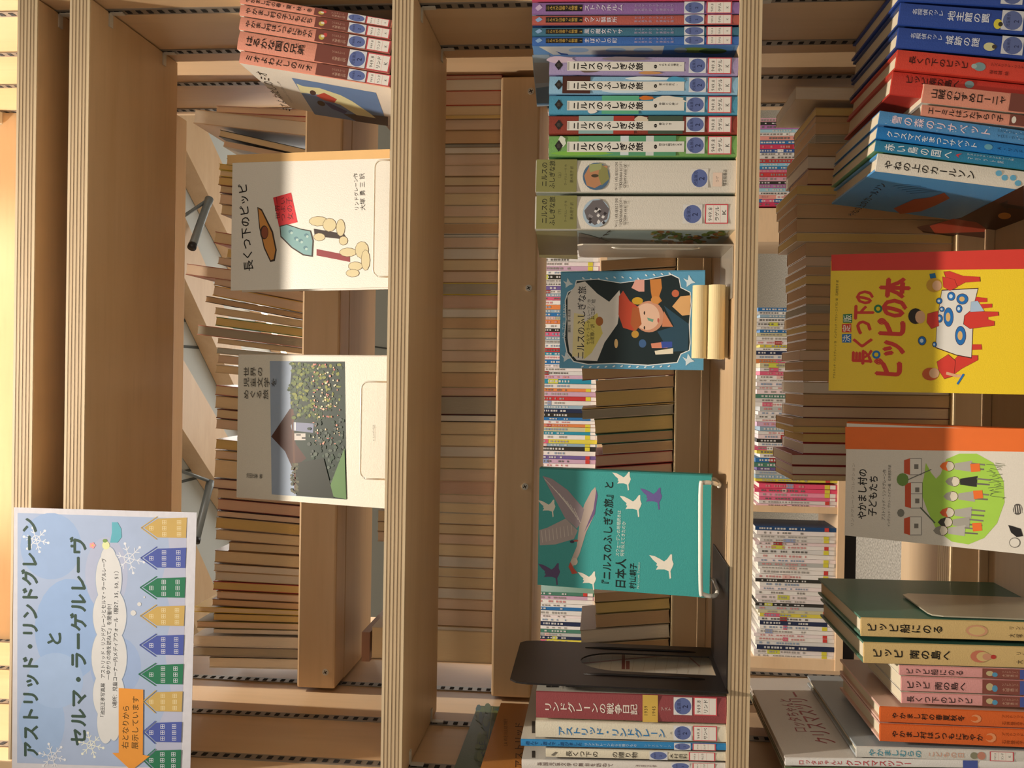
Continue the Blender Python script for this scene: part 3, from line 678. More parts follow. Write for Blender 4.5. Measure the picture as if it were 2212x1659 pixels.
bw = low_left(1697, 1637, 1655, .012, '#e9e6e2', '#dcd4cb', True, 'large white picture book with red title visible on its cover', dep=.27, G='large thin picture books on the lowest shelf')
s = SP(bw); s.vt('ロッタちゃんと', 1724, 1820, .6, '#c23c48', .5, .01); s.vt('クリスマスツリー', 1826, 1970, .8, '#c23c48', .5, .015); s.bar(2080, 2112, '#4c5ea6'); s.done()
p = Print(bw.right)
p.text('ロッタちゃんと', (1732, 1582), (1694, 1508), .017, '#a8424a', bold=.004); p.text('クリスマスツリー', (1788, 1608), (1714, 1494), .026, '#a8424a', bold=.006)
p.ell(1800, 1486, 30, 6, '#7d8280', rot=.15); p.build('cover_print', bw.root)
b = low_left(1697, 1658, 1672, .01, '#5d7450', '#8c8a72', True, 'large green-edged picture book at the bottom left corner', dep=.27, G='large thin picture books on the lowest shelf')
b = low_left(1705, 1675, 1692, .01, '#7a5a40', '#8a6a4a', True, 'large brown picture book cut by the left edge of the view', dep=.27, G='large thin picture books on the lowest shelf')

# ------------------------------------------------------------------ face-out books
def face_book(label, BL, BR, TL, TR, Yb, Yt, zb, t, front, spinec, hard=True, spine_right=True, strip=None, pages='#e9dcc0', group=None):
    """corners as seen in the photo (left / right as the reader faces the cover)"""
    bl = at(*BL, Yb); br = at(*BR, Yb); tl = at(*TL, Yt); tr = at(*TR, Yt)
    bl.z = br.z = zb+t*.27 if zb else (bl.z+br.z)/2
    u = (br-bl).normalized(); up = ((tl+tr)-(bl+br)); up = (up-u*up.dot(u)); h = up.length/2; up.normalize(); n = up.cross(u)*-1   # into the shelf
    if n.y < 0: n = -n
    wdt = ((br-bl).length+(tr-tl).length)/2
    cen = (bl+br)/2; O = cen-u*wdt/2
    # local book: spine along local y=0, boards at +-t/2: map local y -> -u (from right edge leftwards), local x -> -n
    if spine_right:
        Xl = -n; Yl = -u; org = O+u*wdt+n*(t/2)
    else:
        Xl = n; Yl = u; org = O+n*(t/2)
    mw = Matrix((Xl, Yl, up)).transposed().to_4x4(); mw.translation = org
    b = Book('book', label, group, mw, t, wdt, h, spinec, front, front, pages, hard)
    b.front = Face(O+up*h, u, -up); b.w = wdt; b.h = h
    return b
G = 'books shown face-out on the shelves'
# white cover with brown hat picture
b = face_book('white-covered hardback with tan spine strip, leaning on a clear stand on the upper shelf', (858, 621), (858, 322), (508, 612), (493, 335), .045, .105, zA+.002, .024, '#ddd7cb', '#d6a765', group=G)
p = Print(b.front)
p.poly([(491, 335), (492, 352), (842, 342), (842, 322)], '#d6ac72')
p.text('長くつ下のピッピ', (538, 586), (524, 396), .0165, '#1d1a17', bold=.014)
p.text('リンドグレーン作', (771, 455), (768, 374), .0075, '#2d2a26'); p.text('大塚 勇 三 訳', (784, 455), (782, 374), .0075, '#2d2a26')
p.poly([(590, 427), (629, 416), (643, 480), (603, 490)], '#cc3036')
for tx, a, e, hh in (('世界一', (601, 474), (598, 425), .0075), ('つよい', (612, 478), (611, 425), .0075), ('女の子', (628, 476), (624, 425), .009)): p.text(tx, a, e, hh, '#4a1216')
# plain stand-in picture: a straw hat, a folded coat, long stockings and stepping stones
K = '#3b2c22'
p.poly([(556, 447), (566, 452), (590, 500), (598, 540), (594, 564), (584, 566), (570, 536), (560, 492)], K); p.poly([(558, 450), (565, 456), (587, 502), (595, 540), (591, 560), (585, 562), (572, 534), (562, 492)], '#c98a45')
p.ell(571, 502, 9, 15, K); p.ell(572, 502, 7, 13, '#8a4a30')
p.poly([(604, 488), (620, 484), (650, 494), (672, 498), (678, 520), (676, 555), (655, 552), (630, 536), (606, 512)], K)
p.poly([(606, 490), (620, 486), (650, 496), (670, 500), (675, 520), (673, 552), (656, 549), (632, 534), (608, 510)], '#7ba0a0')
for a in ((628, 500), (650, 520), (640, 515), (660, 535), (662, 508)): p.ell(a[0], a[1], 5, 4, '#5d8088', 8); p.ell(a[0]+2, a[1]+3, 3, 3, '#a8c0b8', 7)
p.poly([(678, 494), (742, 505), (742, 517), (680, 510)], '#3a2e28'); p.poly([(740, 500), (752, 520), (742, 520)], '#3a2e28')
p.poly([(684, 538), (756, 552), (756, 566), (684, 552)], '#8c3a3c')
for a in ((688, 478, 20, 10), (712, 486, 14, 14), (690, 512, 12, 8), (736, 492, 9, 18), (752, 545, 18, 9), (768, 575, 15, 9), (782, 540, 14, 18), (790, 562, 9, 22), (742, 520, 9, 9), (762, 590, 14, 8)):
    p.ell(a[0], a[1], a[2]+1, a[3]+1, '#6c5c44', 11); p.ell(a[0], a[1], a[2], a[3], '#cdbf96', 11)
p.build('cover_print', b.root)
# garden photo book
b = face_book('pale book with a garden and thatched house photograph, on the upper shelf', (858, 1100), (858, 768), (514, 1076), (512, 768), .045, .105, zA+.002, .013, '#d6cfbf', '#d9d2c6', hard=False, group=G)
p = Print(b.front, step=.0000015)
p.poly([(583, 780), (745, 781), (749, 1079), (587, 1068)], '#93a0b2')
p.poly([(632, 781), (745, 781), (749, 1079), (640, 1071), (636, 1000), (628, 880), (627, 830)], '#29352a')
p.poly([(586, 943), (627, 882), (640, 900), (628, 920), (640, 960), (662, 990), (632, 1012), (616, 975)], '#4b2e24')
p.poly([(629, 884), (634, 884), (640, 1060), (636, 1060)], '#5a3a28')
p.poly([(634, 912), (678, 915), (676, 935), (634, 930)], '#787c92'); p.rect(636, 912, 639, 930, '#c9c9cc'); p.rect(636, 936, 660, 951, '#b9b2aa'); p.rect(640, 938, 650, 941, '#54504c'); p.rect(652, 944, 660, 948, '#54504c')
gr = ['#465728', '#5c682c', '#2f4026', '#7a7e34', '#222f1e', '#38492e']
for k in range(300):
    y = random.uniform(784, 905); x0_ = 626+6*math.sin(y*.08); x = random.triangular(x0_, 744, x0_+12)
    p.ell(x, y, random.uniform(2, 6), random.uniform(2, 5), random.choice(gr if x < 690 else gr[2:]), 6)
for k in range(150):
    y = random.uniform(905, 1060); x = random.uniform(668, 742); p.ell(x, y, random.uniform(2, 5), random.uniform(2, 5), random.choice(['#2f4030', '#3d4c3e', '#4a504a', '#263428', '#535c50']), 6)
for k in range(90):
    y = random.uniform(786, 960); x = random.uniform(675, 735); p.ell(x, y, random.uniform(1, 2.6), random.uniform(1, 2.6), random.choice(['#c98a78', '#d6b48e', '#b86c62', '#d9cfae']), 6)
p.poly([(706, 1070), (745, 968), (749, 1078)], '#5a7a48'); p.poly([(640, 1000), (700, 990), (722, 1075), (642, 1070)], '#2a2c22')
for k in range(40):
    y = random.uniform(1000, 1068); p.ell(random.uniform(630, 645), y, 3, 3, random.choice(['#4b4a38', '#5e5a44', '#39402f']), 6)
for tx, (xx, ya, yb) in (('世界の', (533, 816, 762+0)), ('児童文学を', (545, 832, 768))): pass
p.text('めぐる旅', (532, 858), (580, 858), .0085, '#3d3a34', True) if 0 else None
for tx, ya, xa, xe in (('世界の', 803, 526, 570), ('児童文学を', 826, 526, 600), ('めぐる旅', 852, 526, 582)): p.text(tx, (xa, ya), (xe, ya), .0125, '#3d3a34', vert=True, sp=.85)
p.text('池田正孝 著', (533, 1027), (568, 1029), .0065, '#55514a', vert=True)
p.text('x-knowledge', (808, 952), (807, 917), .005, '#4a463f')
p.build('cover_print', b.root)

# small paperback with blue border on the paper-roll stand
NB = face_book('small paperback with a blue bird-patterned border, propped on two cream paper rolls', (1520, 803), (1522, 580), (1207, 796), (1213, 594), .062, .085, 0, .014, '#5a9cbf', '#5a98b8', hard=False, group=G)
b = NB; p = Print(b.front)
edge = [(1246, 607), (1290, 604), (1340, 612), (1400, 604), (1450, 594), (1466, 602), (1470, 622), (1490, 632), (1492, 660), (1488, 700), (1490, 740), (1488, 756), (1470, 764), (1462, 782), (1400, 788), (1330, 784), (1270, 786), (1240, 780), (1226, 762), (1220, 730), (1224, 690), (1222, 650), (1228, 632), (1242, 624)]
cx = sum(a for a, _ in edge)/len(edge); cy = sum(c for _, c in edge)/len(edge)
p.poly([(cx+(a-cx)*1.015, cy+(c-cy)*1.02) for a, c in edge], '#e8ecec'); p.poly(edge, '#1c2a2c')
p.poly([(1226, 640), (1246, 612), (1264, 608), (1290, 634), (1316, 652), (1338, 627), (1342, 648), (1334, 700), (1306, 740), (1290, 780), (1246, 778), (1230, 760), (1226, 730)], '#d9d4cc')
p.poly([(1258, 700), (1290, 676), (1302, 720), (1278, 762), (1262, 776), (1250, 740)], '#d6c86a'); p.ell(1295, 694, 8, 10, '#a8662e'); p.poly([(1240, 676), (1262, 680), (1262, 770), (1236, 770)], '#e3d6a0')
p.poly([(1337, 640), (1346, 628), (1360, 650), (1380, 664), (1386, 700), (1372, 716), (1346, 708), (1336, 680)], '#b9472f')
p.ell(1402, 684, 32, 34, '#c98f72', 24); p.ell(1398, 684, 27, 29, '#dfb79d', 24)
p.ell(1377, 650, 12, 8, '#c79a2e'); p.ell(1372, 722, 8, 8, '#b98d3a')
p.poly([(1366, 664), (1380, 664), (1386, 700), (1372, 716), (1362, 700)], '#a85a30')
p.ell(1392, 676, 1.6, 4, '#3a2a22'); p.ell(1392, 708, 1.6, 4, '#3a2a22'); p.ell(1422, 692, 2, 5, '#b9584c'); p.poly([(1398, 686), (1412, 690), (1410, 696), (1400, 692)], '#6c9c84')
p.poly([(1434, 660), (1456, 705), (1420, 716), (1446, 760), (1486, 758), (1488, 700)], '#2c4a5c')
p.poly([(1434, 672), (1454, 706), (1430, 706)], '#c9825e')
p.poly([(1452, 662), (1470, 640), (1492, 638), (1490, 680), (1474, 682)], '#d9a870')
p.poly([(1404, 604), (1428, 602), (1430, 622), (1424, 640), (1430, 650), (1420, 658), (1410, 652), (1406, 630)], '#c7803f'); p.ell(1416, 648, 10, 8, '#cf8d4a')
p.poly([(1373, 604), (1392, 604), (1392, 630), (1380, 630), (1364, 622)], '#dba091'); p.ell(1459, 634, 8, 8, '#c4694a'); p.ell(1331, 742, 4, 10, '#d9b47a'); p.ell(1388, 742, 8, 9, '#3f5f8a')
p.poly([(1406, 742), (1440, 738), (1442, 752), (1408, 752)], '#d4886c'); p.poly([(1428, 738), (1452, 738), (1452, 750), (1430, 752)], '#3a50a0'); p.poly([(1414, 758), (1454, 752), (1454, 764), (1416, 766)], '#e6dcc4')
p.text('ニルスのふしぎな旅', (1254, 776), (1258, 618), .0165, '#1e1c28', bold=.006)
p.text('セルマ・ラーゲルレーフ／作', (1270, 745), (1273, 646), .0065, '#2a2622'); p.text('山室静／訳　井江栄／絵', (1279, 744), (1282, 646), .0065, '#2a2622'); p.text('講談社　青い鳥文庫', (1230, 718), (1230, 668), .005, '#2a2622'); p.text('AOI TORI BUNKO', (1218, 732), (1220, 658), .006, '#cfe2ea')
for (x_, y_, k) in ((1226, 612, 1), (1222, 772, 1), (1488, 608, 1.2), (1486, 778, 1.2)):
    p.poly([(x_-10*k, y_-6*k), (x_-2*k, y_-2*k), (x_, y_-12*k), (x_+6*k, y_-2*k), (x_+12*k, y_+2*k), (x_+4*k, y_+4*k), (x_-4*k, y_+10*k), (x_-4*k, y_+2*k)], '#d6e4ea')
for k in range(12):
    p.ell(1260+k*17, 601+2*math.sin(k)-(k > 7)*8, 3.4, 1.6, '#dbe7ec', 8, rot=.6); p.ell(1258+k*17, 792+math.sin(k), 3.4, 1.6, '#dbe7ec', 8, rot=-.5)
p.build('cover_print', b.root)
t = empty('paper_roll_stand', 'stand of two cream paper rolls lying under the blue-bordered paperback', 'stand', group=None)
for (xa, xb, ya, yb, Y) in ((1495, 1529, 617, 774, .035), (1529, 1566, 616, 776, .030)):
    a = at((xa+xb)/2, ya, Y); c_ = at((xa+xb)/2, yb, Y); r = abs(at(xa, 700, Y).z-at(xb, 700, Y).z)/2
    z = (a.z+c_.z)/2
    q = MB(); n = 26; prof = [(r, 1), (r*.78, 1)]
    ring = lambda X, rr: [(X, Y+rr*math.cos(2*math.pi*k/n), z+rr*math.sin(2*math.pi*k/n)) for k in range(n)]
    v = ring(c_.x, r)+ring(a.x, r)+ring(a.x, r*.8)+ring(c_.x, r*.8); f = []
    for j in range(4):
        for k in range(n): f.append((j*n+k, j*n+(k+1) % n, ((j+1) % 4)*n+(k+1) % n, ((j+1) % 4)*n+k))
    q.mesh(v, f, (1, 1, 1)); q.build('paper_roll', 'craft', t, smooth=False)
a = at(1566, 780, .03); c_ = at(1500, 612, .05)
box_obj('support', (a.x+.004, .040, zB+.0005), (at(1500, 620, .05).x, .062, at(1530, 700, .05).z), 'craft', t, .001)
box_obj('book_rest', (a.x+.004, .056, at(1530, 700, .05).z), (at(1500, 620, .05).x, .090, at(1524, 700, .062).z-.001), 'craft', t)

# teal goose book on white wire stand
b = face_book('teal paperback with flying goose pictures, on a white wire stand', (1541, 1293), (1534, 1025), (1160, 1278), (1166, 1027), .035, .07, zB+.012, .016, '#3a9a96', '#2f8480', hard=False, group=G)
p = Print(b.front); TL_ = '#e8e0d0'
def goose(x, y, k, col, flip=1):
    sh = [(-16, 6), (-6, 2), (-12, -4), (-22, -12), (-6, -8), (4, -2), (10, -14), (16, -16), (14, -6), (12, 0), (12, 10), (8, 22), (4, 30), (2, 20), (4, 8), (-2, 6)]
    p.poly([(x+a*k, y+c*k*flip) for a, c in sh], col)
def bird(x, y, k, col):     # seen sideways: image-left is up
    sh = [(-29, -18), (-18, -16), (-6.5, -10), (1.6, -5), (8, -10), (14.6, -19.5), (18, -19.5), (18, -8), (21, 0), (18, 8), (14.6, 14.6), (16, 29), (13, 31), (10.7, 14.6), (1.6, 11.4), (-10, 11.4), (-15.6, 12.4), (-11.4, 5), (-14.6, 3.2), (-13, -1), (-21, -8)]
    p.poly([(x+a*k, y+c*k) for a, c in sh], col)
bird(1184, 1094, .75, '#e0d8c8'); bird(1271, 1250, .8, TL_); bird(1366, 1088, .95, TL_); bird(1433, 1218, 1.05, TL_); bird(1346, 1035, .8, TL_); bird(1410, 1072, .95, '#6a5c96'); bird(1190, 1235, .95, '#5c4a6e')
p.poly([(1236, 1228), (1252, 1196), (1266, 1150), (1285, 1110), (1291, 1070), (1286, 1052), (1278, 1060), (1262, 1090), (1252, 1130), (1246, 1180), (1232, 1214)], '#b9a79c')
p.poly([(1262, 1150), (1285, 1110), (1291, 1070), (1288, 1058), (1282, 1100), (1270, 1130)], '#6e5a80')
p.poly([(1172, 1028), (1192, 1034), (1226, 1058), (1262, 1100), (1254, 1130), (1246, 1142), (1220, 1118), (1200, 1080)], '#9a8b90')
p.poly([(1165, 1145), (1182, 1140), (1222, 1120), (1248, 1146), (1240, 1164), (1200, 1176), (1166, 1178)], '#aa9c98')
for k in range(9): p.line([(1176+k*8, 1034+k*8), (1214+k*5, 1074+k*7)], 1.1, '#d9d0c6'); p.line([(1170+k*8, 1146-k*1.5), (1172+k*8, 1172-k*2)], 1.0, '#cfc5bc')
p.poly([(1232, 1214), (1240, 1228), (1248, 1238), (1236, 1240), (1228, 1224)], '#b9503e'); p.ell(1241, 1213, 7, 8, '#c9baa8')
p.ell(1236, 1170, 5, 3, '#3a3048'); p.ell(1244, 1168, 5, 2.4, '#a8564a')
p.text('『ニルスのふしぎな旅』と', (1310, 1272), (1316, 1038), .0195, '#16211f', bold=.014)
p.text('日本人', (1340, 1272), (1342, 1206), .0205, '#16211f', bold=.014)
p.text('スウェーデンの地理読本は', (1334, 1202), (1338, 1102), .0075, '#dfe6dc'); p.text('何を伝えてきたのか', (1344, 1202), (1348, 1126), .0075, '#dfe6dc')
p.text('村山朝子', (1366, 1272), (1368, 1216), .0115, '#16211f', bold=.01); p.text('Murayama Tomoko', (1378, 1272), (1380, 1214), .0065, '#bcd2c8')
p.build('cover_print', b.root)
t = empty('wire_book_stand', 'white wire book stand holding the teal book', 'book stand')
def wp(x, y, Y): return at(x, y, Y)
pts = [wp(1548, 1046, .030), wp(1538, 1043, .024), wp(1520, 1043, .022), wp(1514, 1052, .021), wp(1513, 1160, .021), wp(1514, 1274, .021), wp(1520, 1284, .022), wp(1538, 1288, .024), wp(1547, 1285, .030)]
sm = []
for i in range(len(pts)-1):
    for k in range(5):
        q0, q1, q2, q3 = pts[max(i-1, 0)], pts[i], pts[i+1], pts[min(i+2, len(pts)-1)]; a = k/5
        sm.append(.5*((2*q1)+(q2-q0)*a+(2*q0-5*q1+4*q2-q3)*a*a+(3*q1-q0-3*q2+q3)*a**3))
sm.append(pts[-1]); tube(sm, .0024, 10).build('front_lip', 'wire', t, smooth=True)
for yy in (1050, 1282):
    x = at(1545, yy, .03).x; tube([(x, .03, zB+.009), (x, .05, zB+.006), (x, .10, zB+.004), (x, .118, zB+.02), (x, .135, zB+.10)], .0022, 8).build('back_leg', 'wire', t, smooth=True)
x0, x1 = at(1545, 1282, .03).x, at(1545, 1050, .03).x; tube([(x0, .135, zB+.10), (x1, .135, zB+.10)], .0022, 8).build('back_bar', 'wire', t, smooth=True)

# yellow and white face-out hardbacks on the lowest shelf
b = face_book('bright yellow hardback with red spine strip and red title, on the lowest shelf', (2385, 858), (2385, 535), (1789, 831), (1796, 552), .0, .10, zC+.002, .012, '#ecca20', '#c8342a', group=G)
p = Print(b.front); RD = '#cf3a2e'; BL_ = '#1f6db4'; K = '#4a1c18'
p.poly([(1796, 550), (2212, 538), (2390, 532), (2390, 576), (2212, 581), (1796, 585)], RD)
p.text('アストリッド・リンドグレーン 作　イングリッド・ヴァン・ニイマン 絵　石井登志子 訳', (1802, 818), (1809, 605), .0055, '#2a2410')
for ch, x_, y_, col in (('決', 1829, 731, BL_), ('定', 1829, 709, RD), ('版', 1831, 688, '#1f7a4c')):
    p.poly([(x_-10, y_-9), (x_+10, y_-10), (x_+10, y_+9), (x_-10, y_+9)], col); p.text(ch, (x_, y_+8), (x_, y_-8), .0125, '#f0ead8', bold=.01)
p.text('長くつ下の', (1862, 788), (1868, 626), .0235, RD, bold=.04, cl=1.6)
p.text('ピッピの本', (1918, 818), (1936, 600), .033, RD, bold=.042, cl=1.6)
p.ell(1893, 766, 9, 9, BL_); p.ell(1893, 766, 4.5, 4.5, '#e3c81c'); p.ell(1897, 667, 9, 9, '#1f7a4c'); p.ell(1897, 667, 4.5, 4.5, '#e3c81c')
def blob(pts, col): 
    cx = sum(a for a, _ in pts)/len(pts); cy = sum(c for _, c in pts)/len(pts)
    p.poly([(cx+(a-cx)*1.03+.0, cy+(c-cy)*1.03) for a, c in pts], K); p.poly(pts, col)
# plain stand-in picture: set table with red chairs and blue crockery
blob([(2039, 587), (2052, 586), (2080, 596), (2116, 598), (2117, 608), (2085, 610), (2070, 618), (2046, 606)], RD)
blob([(2095, 640), (2132, 644), (2132, 652), (2095, 654)], RD); blob([(2100, 658), (2143, 656), (2143, 664), (2110, 668)], RD)
blob([(2096, 744), (2120, 744), (2121, 755), (2098, 756)], RD); blob([(2050, 790), (2070, 768), (2112, 768), (2112, 778), (2078, 796), (2056, 812)], RD)
blob([(2035, 628), (2112, 624), (2103, 660), (2098, 772), (2066, 766), (2022, 750), (2024, 700), (2030, 660)], '#dedad2')
blob([(2082, 700), (2084, 682), (2096, 672), (2156, 674), (2157, 682), (2134, 685), (2134, 690), (2148, 694), (2148, 703), (2096, 710)], RD)
blob([(2098, 652), (2112, 650), (2126, 672), (2096, 674)], '#a9c0d8')
for (x_, y_, rx, ry) in ((2055, 640, 8, 9), (2079, 646, 12, 11), (2049, 685, 10, 20), (2075, 725, 11, 20), (2072, 667, 6, 8), (2030, 688, 6, 8), (2035, 668, 5, 5), (2029, 650, 6, 6), (1992, 736, 8, 9), (2019, 744, 4, 5)):
    p.ell(x_, y_, rx+1, ry+1, K); p.ell(x_, y_, rx, ry, BL_, 16); p.ell(x_-1, y_, rx*.5, ry*.5, '#c9dbe8' if rx < 9 else '#d8b070', 12)
# three plain seated shapes without faces
blob([(2036, 598), (2062, 604), (2068, 620), (2052, 628), (2038, 620)], RD); p.ell(2018, 616, 17, 15, '#c8962e', 16); p.ell(2024, 617, 10, 11, '#d9a983', 14); blob([(2008, 592), (2020, 590), (2022, 600), (2010, 602)], '#1c6a9a')
blob([(2004, 678), (2026, 672), (2028, 704), (2012, 710), (2002, 696)], RD); p.ell(1978, 683, 16, 17, '#2c211a', 16); p.ell(1988, 685, 11, 14, '#d9a983', 14)
blob([(2024, 782), (2048, 766), (2064, 780), (2060, 812), (2040, 818), (2028, 800)], RD); p.ell(2010, 808, 18, 14, '#c45a2a', 16); p.ell(2018, 806, 11, 11, '#dcae86', 14); p.line([(2044, 806), (2066, 812), (2078, 812)], 6, '#d9a983'); p.line([(2068, 830), (2082, 808)], 4, BL_)
p.build('cover_print', b.root)
b = face_book('white hardback with orange spine strip and a bright green oval, on the lowest shelf', (2385, 1212), (2385, 930), (1827, 1165), (1826, 924), .0, .11, zC+.002, .018, '#dcd5c8', '#e06a2a', group=G)
p = Print(b.front); OR = '#e8702a'
p.poly([(1826, 922), (2212, 926), (2390, 928), (2390, 980), (2212, 976), (1826, 970)], OR)
p.text('やかまし村の', (1862, 1122), (1864, 1012), .0145, '#201c18', bold=.02); p.text('子どもたち', (1884, 1115), (1888, 1026), .0145, '#201c18', bold=.02)
p.text('アストリッド・リンドグレーン作', (1908, 1124), (1911, 1014), .006, '#3a342e'); p.text('イングリッド・ヴァン・ニイマン絵　石井登志子訳', (1920, 1138), (1922, 1004), .005, '#3a342e')
p.text('リンドグレーン・コレクション', (1841, 1138), (1844, 1000), .004, '#a89f92')
p.text('Astrid Lindgren', (1846, 944), (1956, 950), .012, '#6a3a22', vert=False) if 0 else None
p.poly([(1996, 1030), (2000, 1000), (2012, 1022), (2022, 1034), (2032, 1024), (2044, 992), (2072, 980), (2110, 980), (2146, 1000), (2168, 1040), (2170, 1085), (2154, 1130), (2126, 1162), (2092, 1176), (2056, 1170), (2024, 1146), (2004, 1104), (1988, 1060)], '#a4cf4c')
def house(x, y, wy):
    p.rect(x+12, y-wy, x+38, y+wy, '#55504a'); p.rect(x+13, y-wy+1, x+37, y+wy-1, '#e2ddd2'); p.poly([(x, y-wy+4), (x+13, y-wy), (x+13, y+wy), (x, y+wy-4)], '#c8502c'); p.rect(x+22, y-5, x+31, y+5, '#77726a')
house(1953, 1008, 18); house(1955, 1058, 16); house(1955, 1082, 16); house(1953, 1136, 20); p.ell(1950, 1036, 13, 14, '#6d8f42', 12); p.ell(1946, 1108, 8, 9, '#7c7a70', 8)
p.line([(1988, 1096), (2020, 1130)], 3, '#55604a'); p.line([(1962, 1036), (2012, 1014)], 2, '#6b6a60')
# plain child-sized coat shapes in a row (stand-in)
for (x_, y_, cap, coat) in ((2050, 1007, OR, '#aaa69c'), (2062, 1040, '#8c877c', '#2a2724'), (2058, 1072, '#9a958a', '#a8a49a'), (2050, 1107, '#c8582a', '#aaa69c'), (2046, 1128, '#3a342e', '#9f9b90'), (2036, 1146, '#8c877c', '#b0aca2')):
    p.ell(x_, y_, 12, 11, K); p.ell(x_, y_, 11, 10, '#d8cebb', 14); p.poly([(x_-2, y_-11), (x_-14, y_-7), (x_-20, y_), (x_-14, y_+7), (x_-2, y_+11), (x_-6, y_)], cap)
    p.poly([(x_+12, y_-6), (x_+50, y_-12), (x_+48, y_+12), (x_+12, y_+7)], coat); p.line([(x_+48, y_-6), (x_+78, y_-3)], 3.5, '#7d786e'); p.line([(x_+48, y_+5), (x_+76, y_+7)], 3.5, '#6d685e')
for (x_, y_) in ((2106, 1010), (2112, 1068), (2110, 1138)): p.poly([(x_-10, y_-8), (x_+10, y_-9), (x_+12, y_+8), (x_-8, y_+10)], OR)
for i in range(26): p.line([(2140+random.uniform(-10, 30), 1000+i*3), (2144+random.uniform(-10, 30), 1003+i*3)], 1, '#5c6a44')
p.poly([(2178, 1134), (2186, 1136), (2205, 1142), (2210, 1158), (2196, 1160), (2184, 1150)], '#1f1b1a'); p.ell(2192, 1172, 12, 11, '#6c665e', 16); p.ell(2192, 1172, 10.5, 9.5, '#ded8cc', 16)
p.ell(2198, 1100, 10, 12, '#55504a', 14)
for k in range(4): p.line([(2190+k*5, 1092), (2192+k*5, 1108)], 1.6, '#ded8cc')
p.build('cover_print', b.root)

# clear acrylic stands on the upper shelf
def rrect(w_, h_, r, n=5):
    pts = []
    for cx_, cy_, a0 in ((w_-r, h_-r, 0), (r, h_-r, math.pi/2)):
        for k in range(n+1): a = a0+math.pi/2*k/n; pts.append((cx_+r*math.cos(a), cy_+r*math.sin(a)))
    return pts+[(0, 0), (w_, 0)]
def acrylic(xa, yl, yr, Y, label, tb):
    a = at(xa, yl, Y); c_ = at(xa, yr, Y); z0 = zA+.001; h = a.z-z0; wdt = c_.x-a.x
    t = empty('acrylic_stand', label, 'book stand', (a.x, Y, z0), 'clear acrylic book stands')
    q = MB(); o = rrect(wdt, h, .008)
    n = len(o); v = [(x, 0, y) for x, y in o]+[(x, .003, y) for x, y in o]
    q.mesh(v, [tuple(range(n)), tuple(range(2*n-1, n-1, -1))]+[(k, (k+1) % n, n+(k+1) % n, n+k) for k in range(n)], (1, 1, 1)); q.build('front_lip', 'acrylic', t)
    oo = [o[-1]]+o[:-1]; tube([(x, -.0004, y) for x, y in oo], .0011, 6).build('lip_edge', 'frost', t, smooth=True)
    box_obj('base_plate', (0, .0031, 0), (wdt, tb+.01, .002), 'acrylic', t)
    m = Matrix.Translation((0, tb, .002)) @ Matrix.Rotation(math.radians(-16), 4, 'X')
    box_obj('back_plate', (0, .0, 0), (wdt, .003, .14), 'acrylic', t, mtx=m)
acrylic(806, 598, 346, .030, 'clear book stand in front of the white face-out book', .047)
acrylic(778, 1034, 824, .030, 'clear stand in front of the garden photo book', .036)

# ------------------------------------------------------------------ bookends
def arch(w_, z0, z1, n=14):
    r = w_/2; return [(-r, z0), (r, z0)]+[(r*math.cos(math.pi*k/n), z1-r*2.2+r*2.2*math.sin(math.pi*k/n)) for k in range(n+1)]
X = .1145; t = empty('black_bookend', 'black metal bookend with a tall arched cutout, left of the teal book', 'bookend', (X, 0, zB))
Yn = -.008; Yf_ = .158; H = at(1103, 1450, .02).z-zB
bm = bmesh.new()
def ring2(bm, pts, x): return [bm.verts.new((x, y, z)) for y, z in pts]
out = [(Yn, .0)]+[(Yn, H-.02), (Yn+.003, H-.008), (Yn+.012, H-.001), (Yf_-.012, H), (Yf_-.003, H-.007), (Yf_, H-.02), (Yf_, 0)]
ym = (Yn+Yf_)/2; yh = ym+.008; hr = .036; ztop = at(1254, 1430, ym).z-zB
inn = [(yh-hr, .006)]+[(yh-hr*math.cos(math.pi*k/16), ztop-.045+.045*math.sin(math.pi*k/16)) for k in range(17)]+[(yh+hr, .006)]
def plate(name, out, inn, x0, x1, parent, m):
    bm = bmesh.new(); es = []
    for pts in (out, inn):
        if not pts: continue
        vs = [bm.verts.new((x0, y, z)) for y, z in pts]; es += [bm.edges.new((vs[i], vs[(i+1) % len(vs)])) for i in range(len(vs))]
    bmesh.ops.triangle_fill(bm, edges=es, use_beauty=True)
    r = bmesh.ops.extrude_face_region(bm, geom=list(bm.faces)); bmesh.ops.translate(bm, vec=(x1-x0, 0, 0), verts=[g for g in r['geom'] if isinstance(g, bmesh.types.BMVert)])
    bmesh.ops.recalc_face_normals(bm, faces=bm.faces)
    me = bpy.data.meshes.new(name); bm.to_mesh(me); bm.free(); return link(name, me, parent, m)
plate('upright_plate', out, inn, 0, .0018, t, 'black')
box_obj('base_plate', (.0018, -.001, .0004), (.13, .14, .0016), 'black', t, .0004)
for dy in (-1, 1):
    y = yh+dy*.052; tube([(.0018, y, .02), (.0024, y, .04), (.0024, y, .13), (.0018, y, .15)], [.0006, .0014, .0014, .0006], 8).build('stiffening_rib', 'black', t, smooth=True)
# grey bookend beside the thick pair
G1 = at(1250, 543, .03); X = at(1400, 532, .02).x; t = empty('grey_bookend', 'grey metal bookend beside the thick white hardbacks', 'bookend', (X, 0, zB))
Hg = at(1248, 534, .03).z-zB
plate('upright_plate', [(.012, .0), (.012, Hg-.006), (.018, Hg), (.112, Hg), (.118, Hg-.006), (.118, 0)], None, 0, .0014, t, 'grey')
box_obj('base_plate', (-.055, .012, .0004), (0, .118, .0014), 'grey', t, .0003)
tube([(-.0002, .030, Hg*.2), (-.001, .030, Hg*.25), (-.001, .030, Hg*.72), (-.0002, .030, Hg*.78)], [.0005, .0016, .0016, .0005], 8).build('stiffening_rib', 'grey', t, smooth=True)
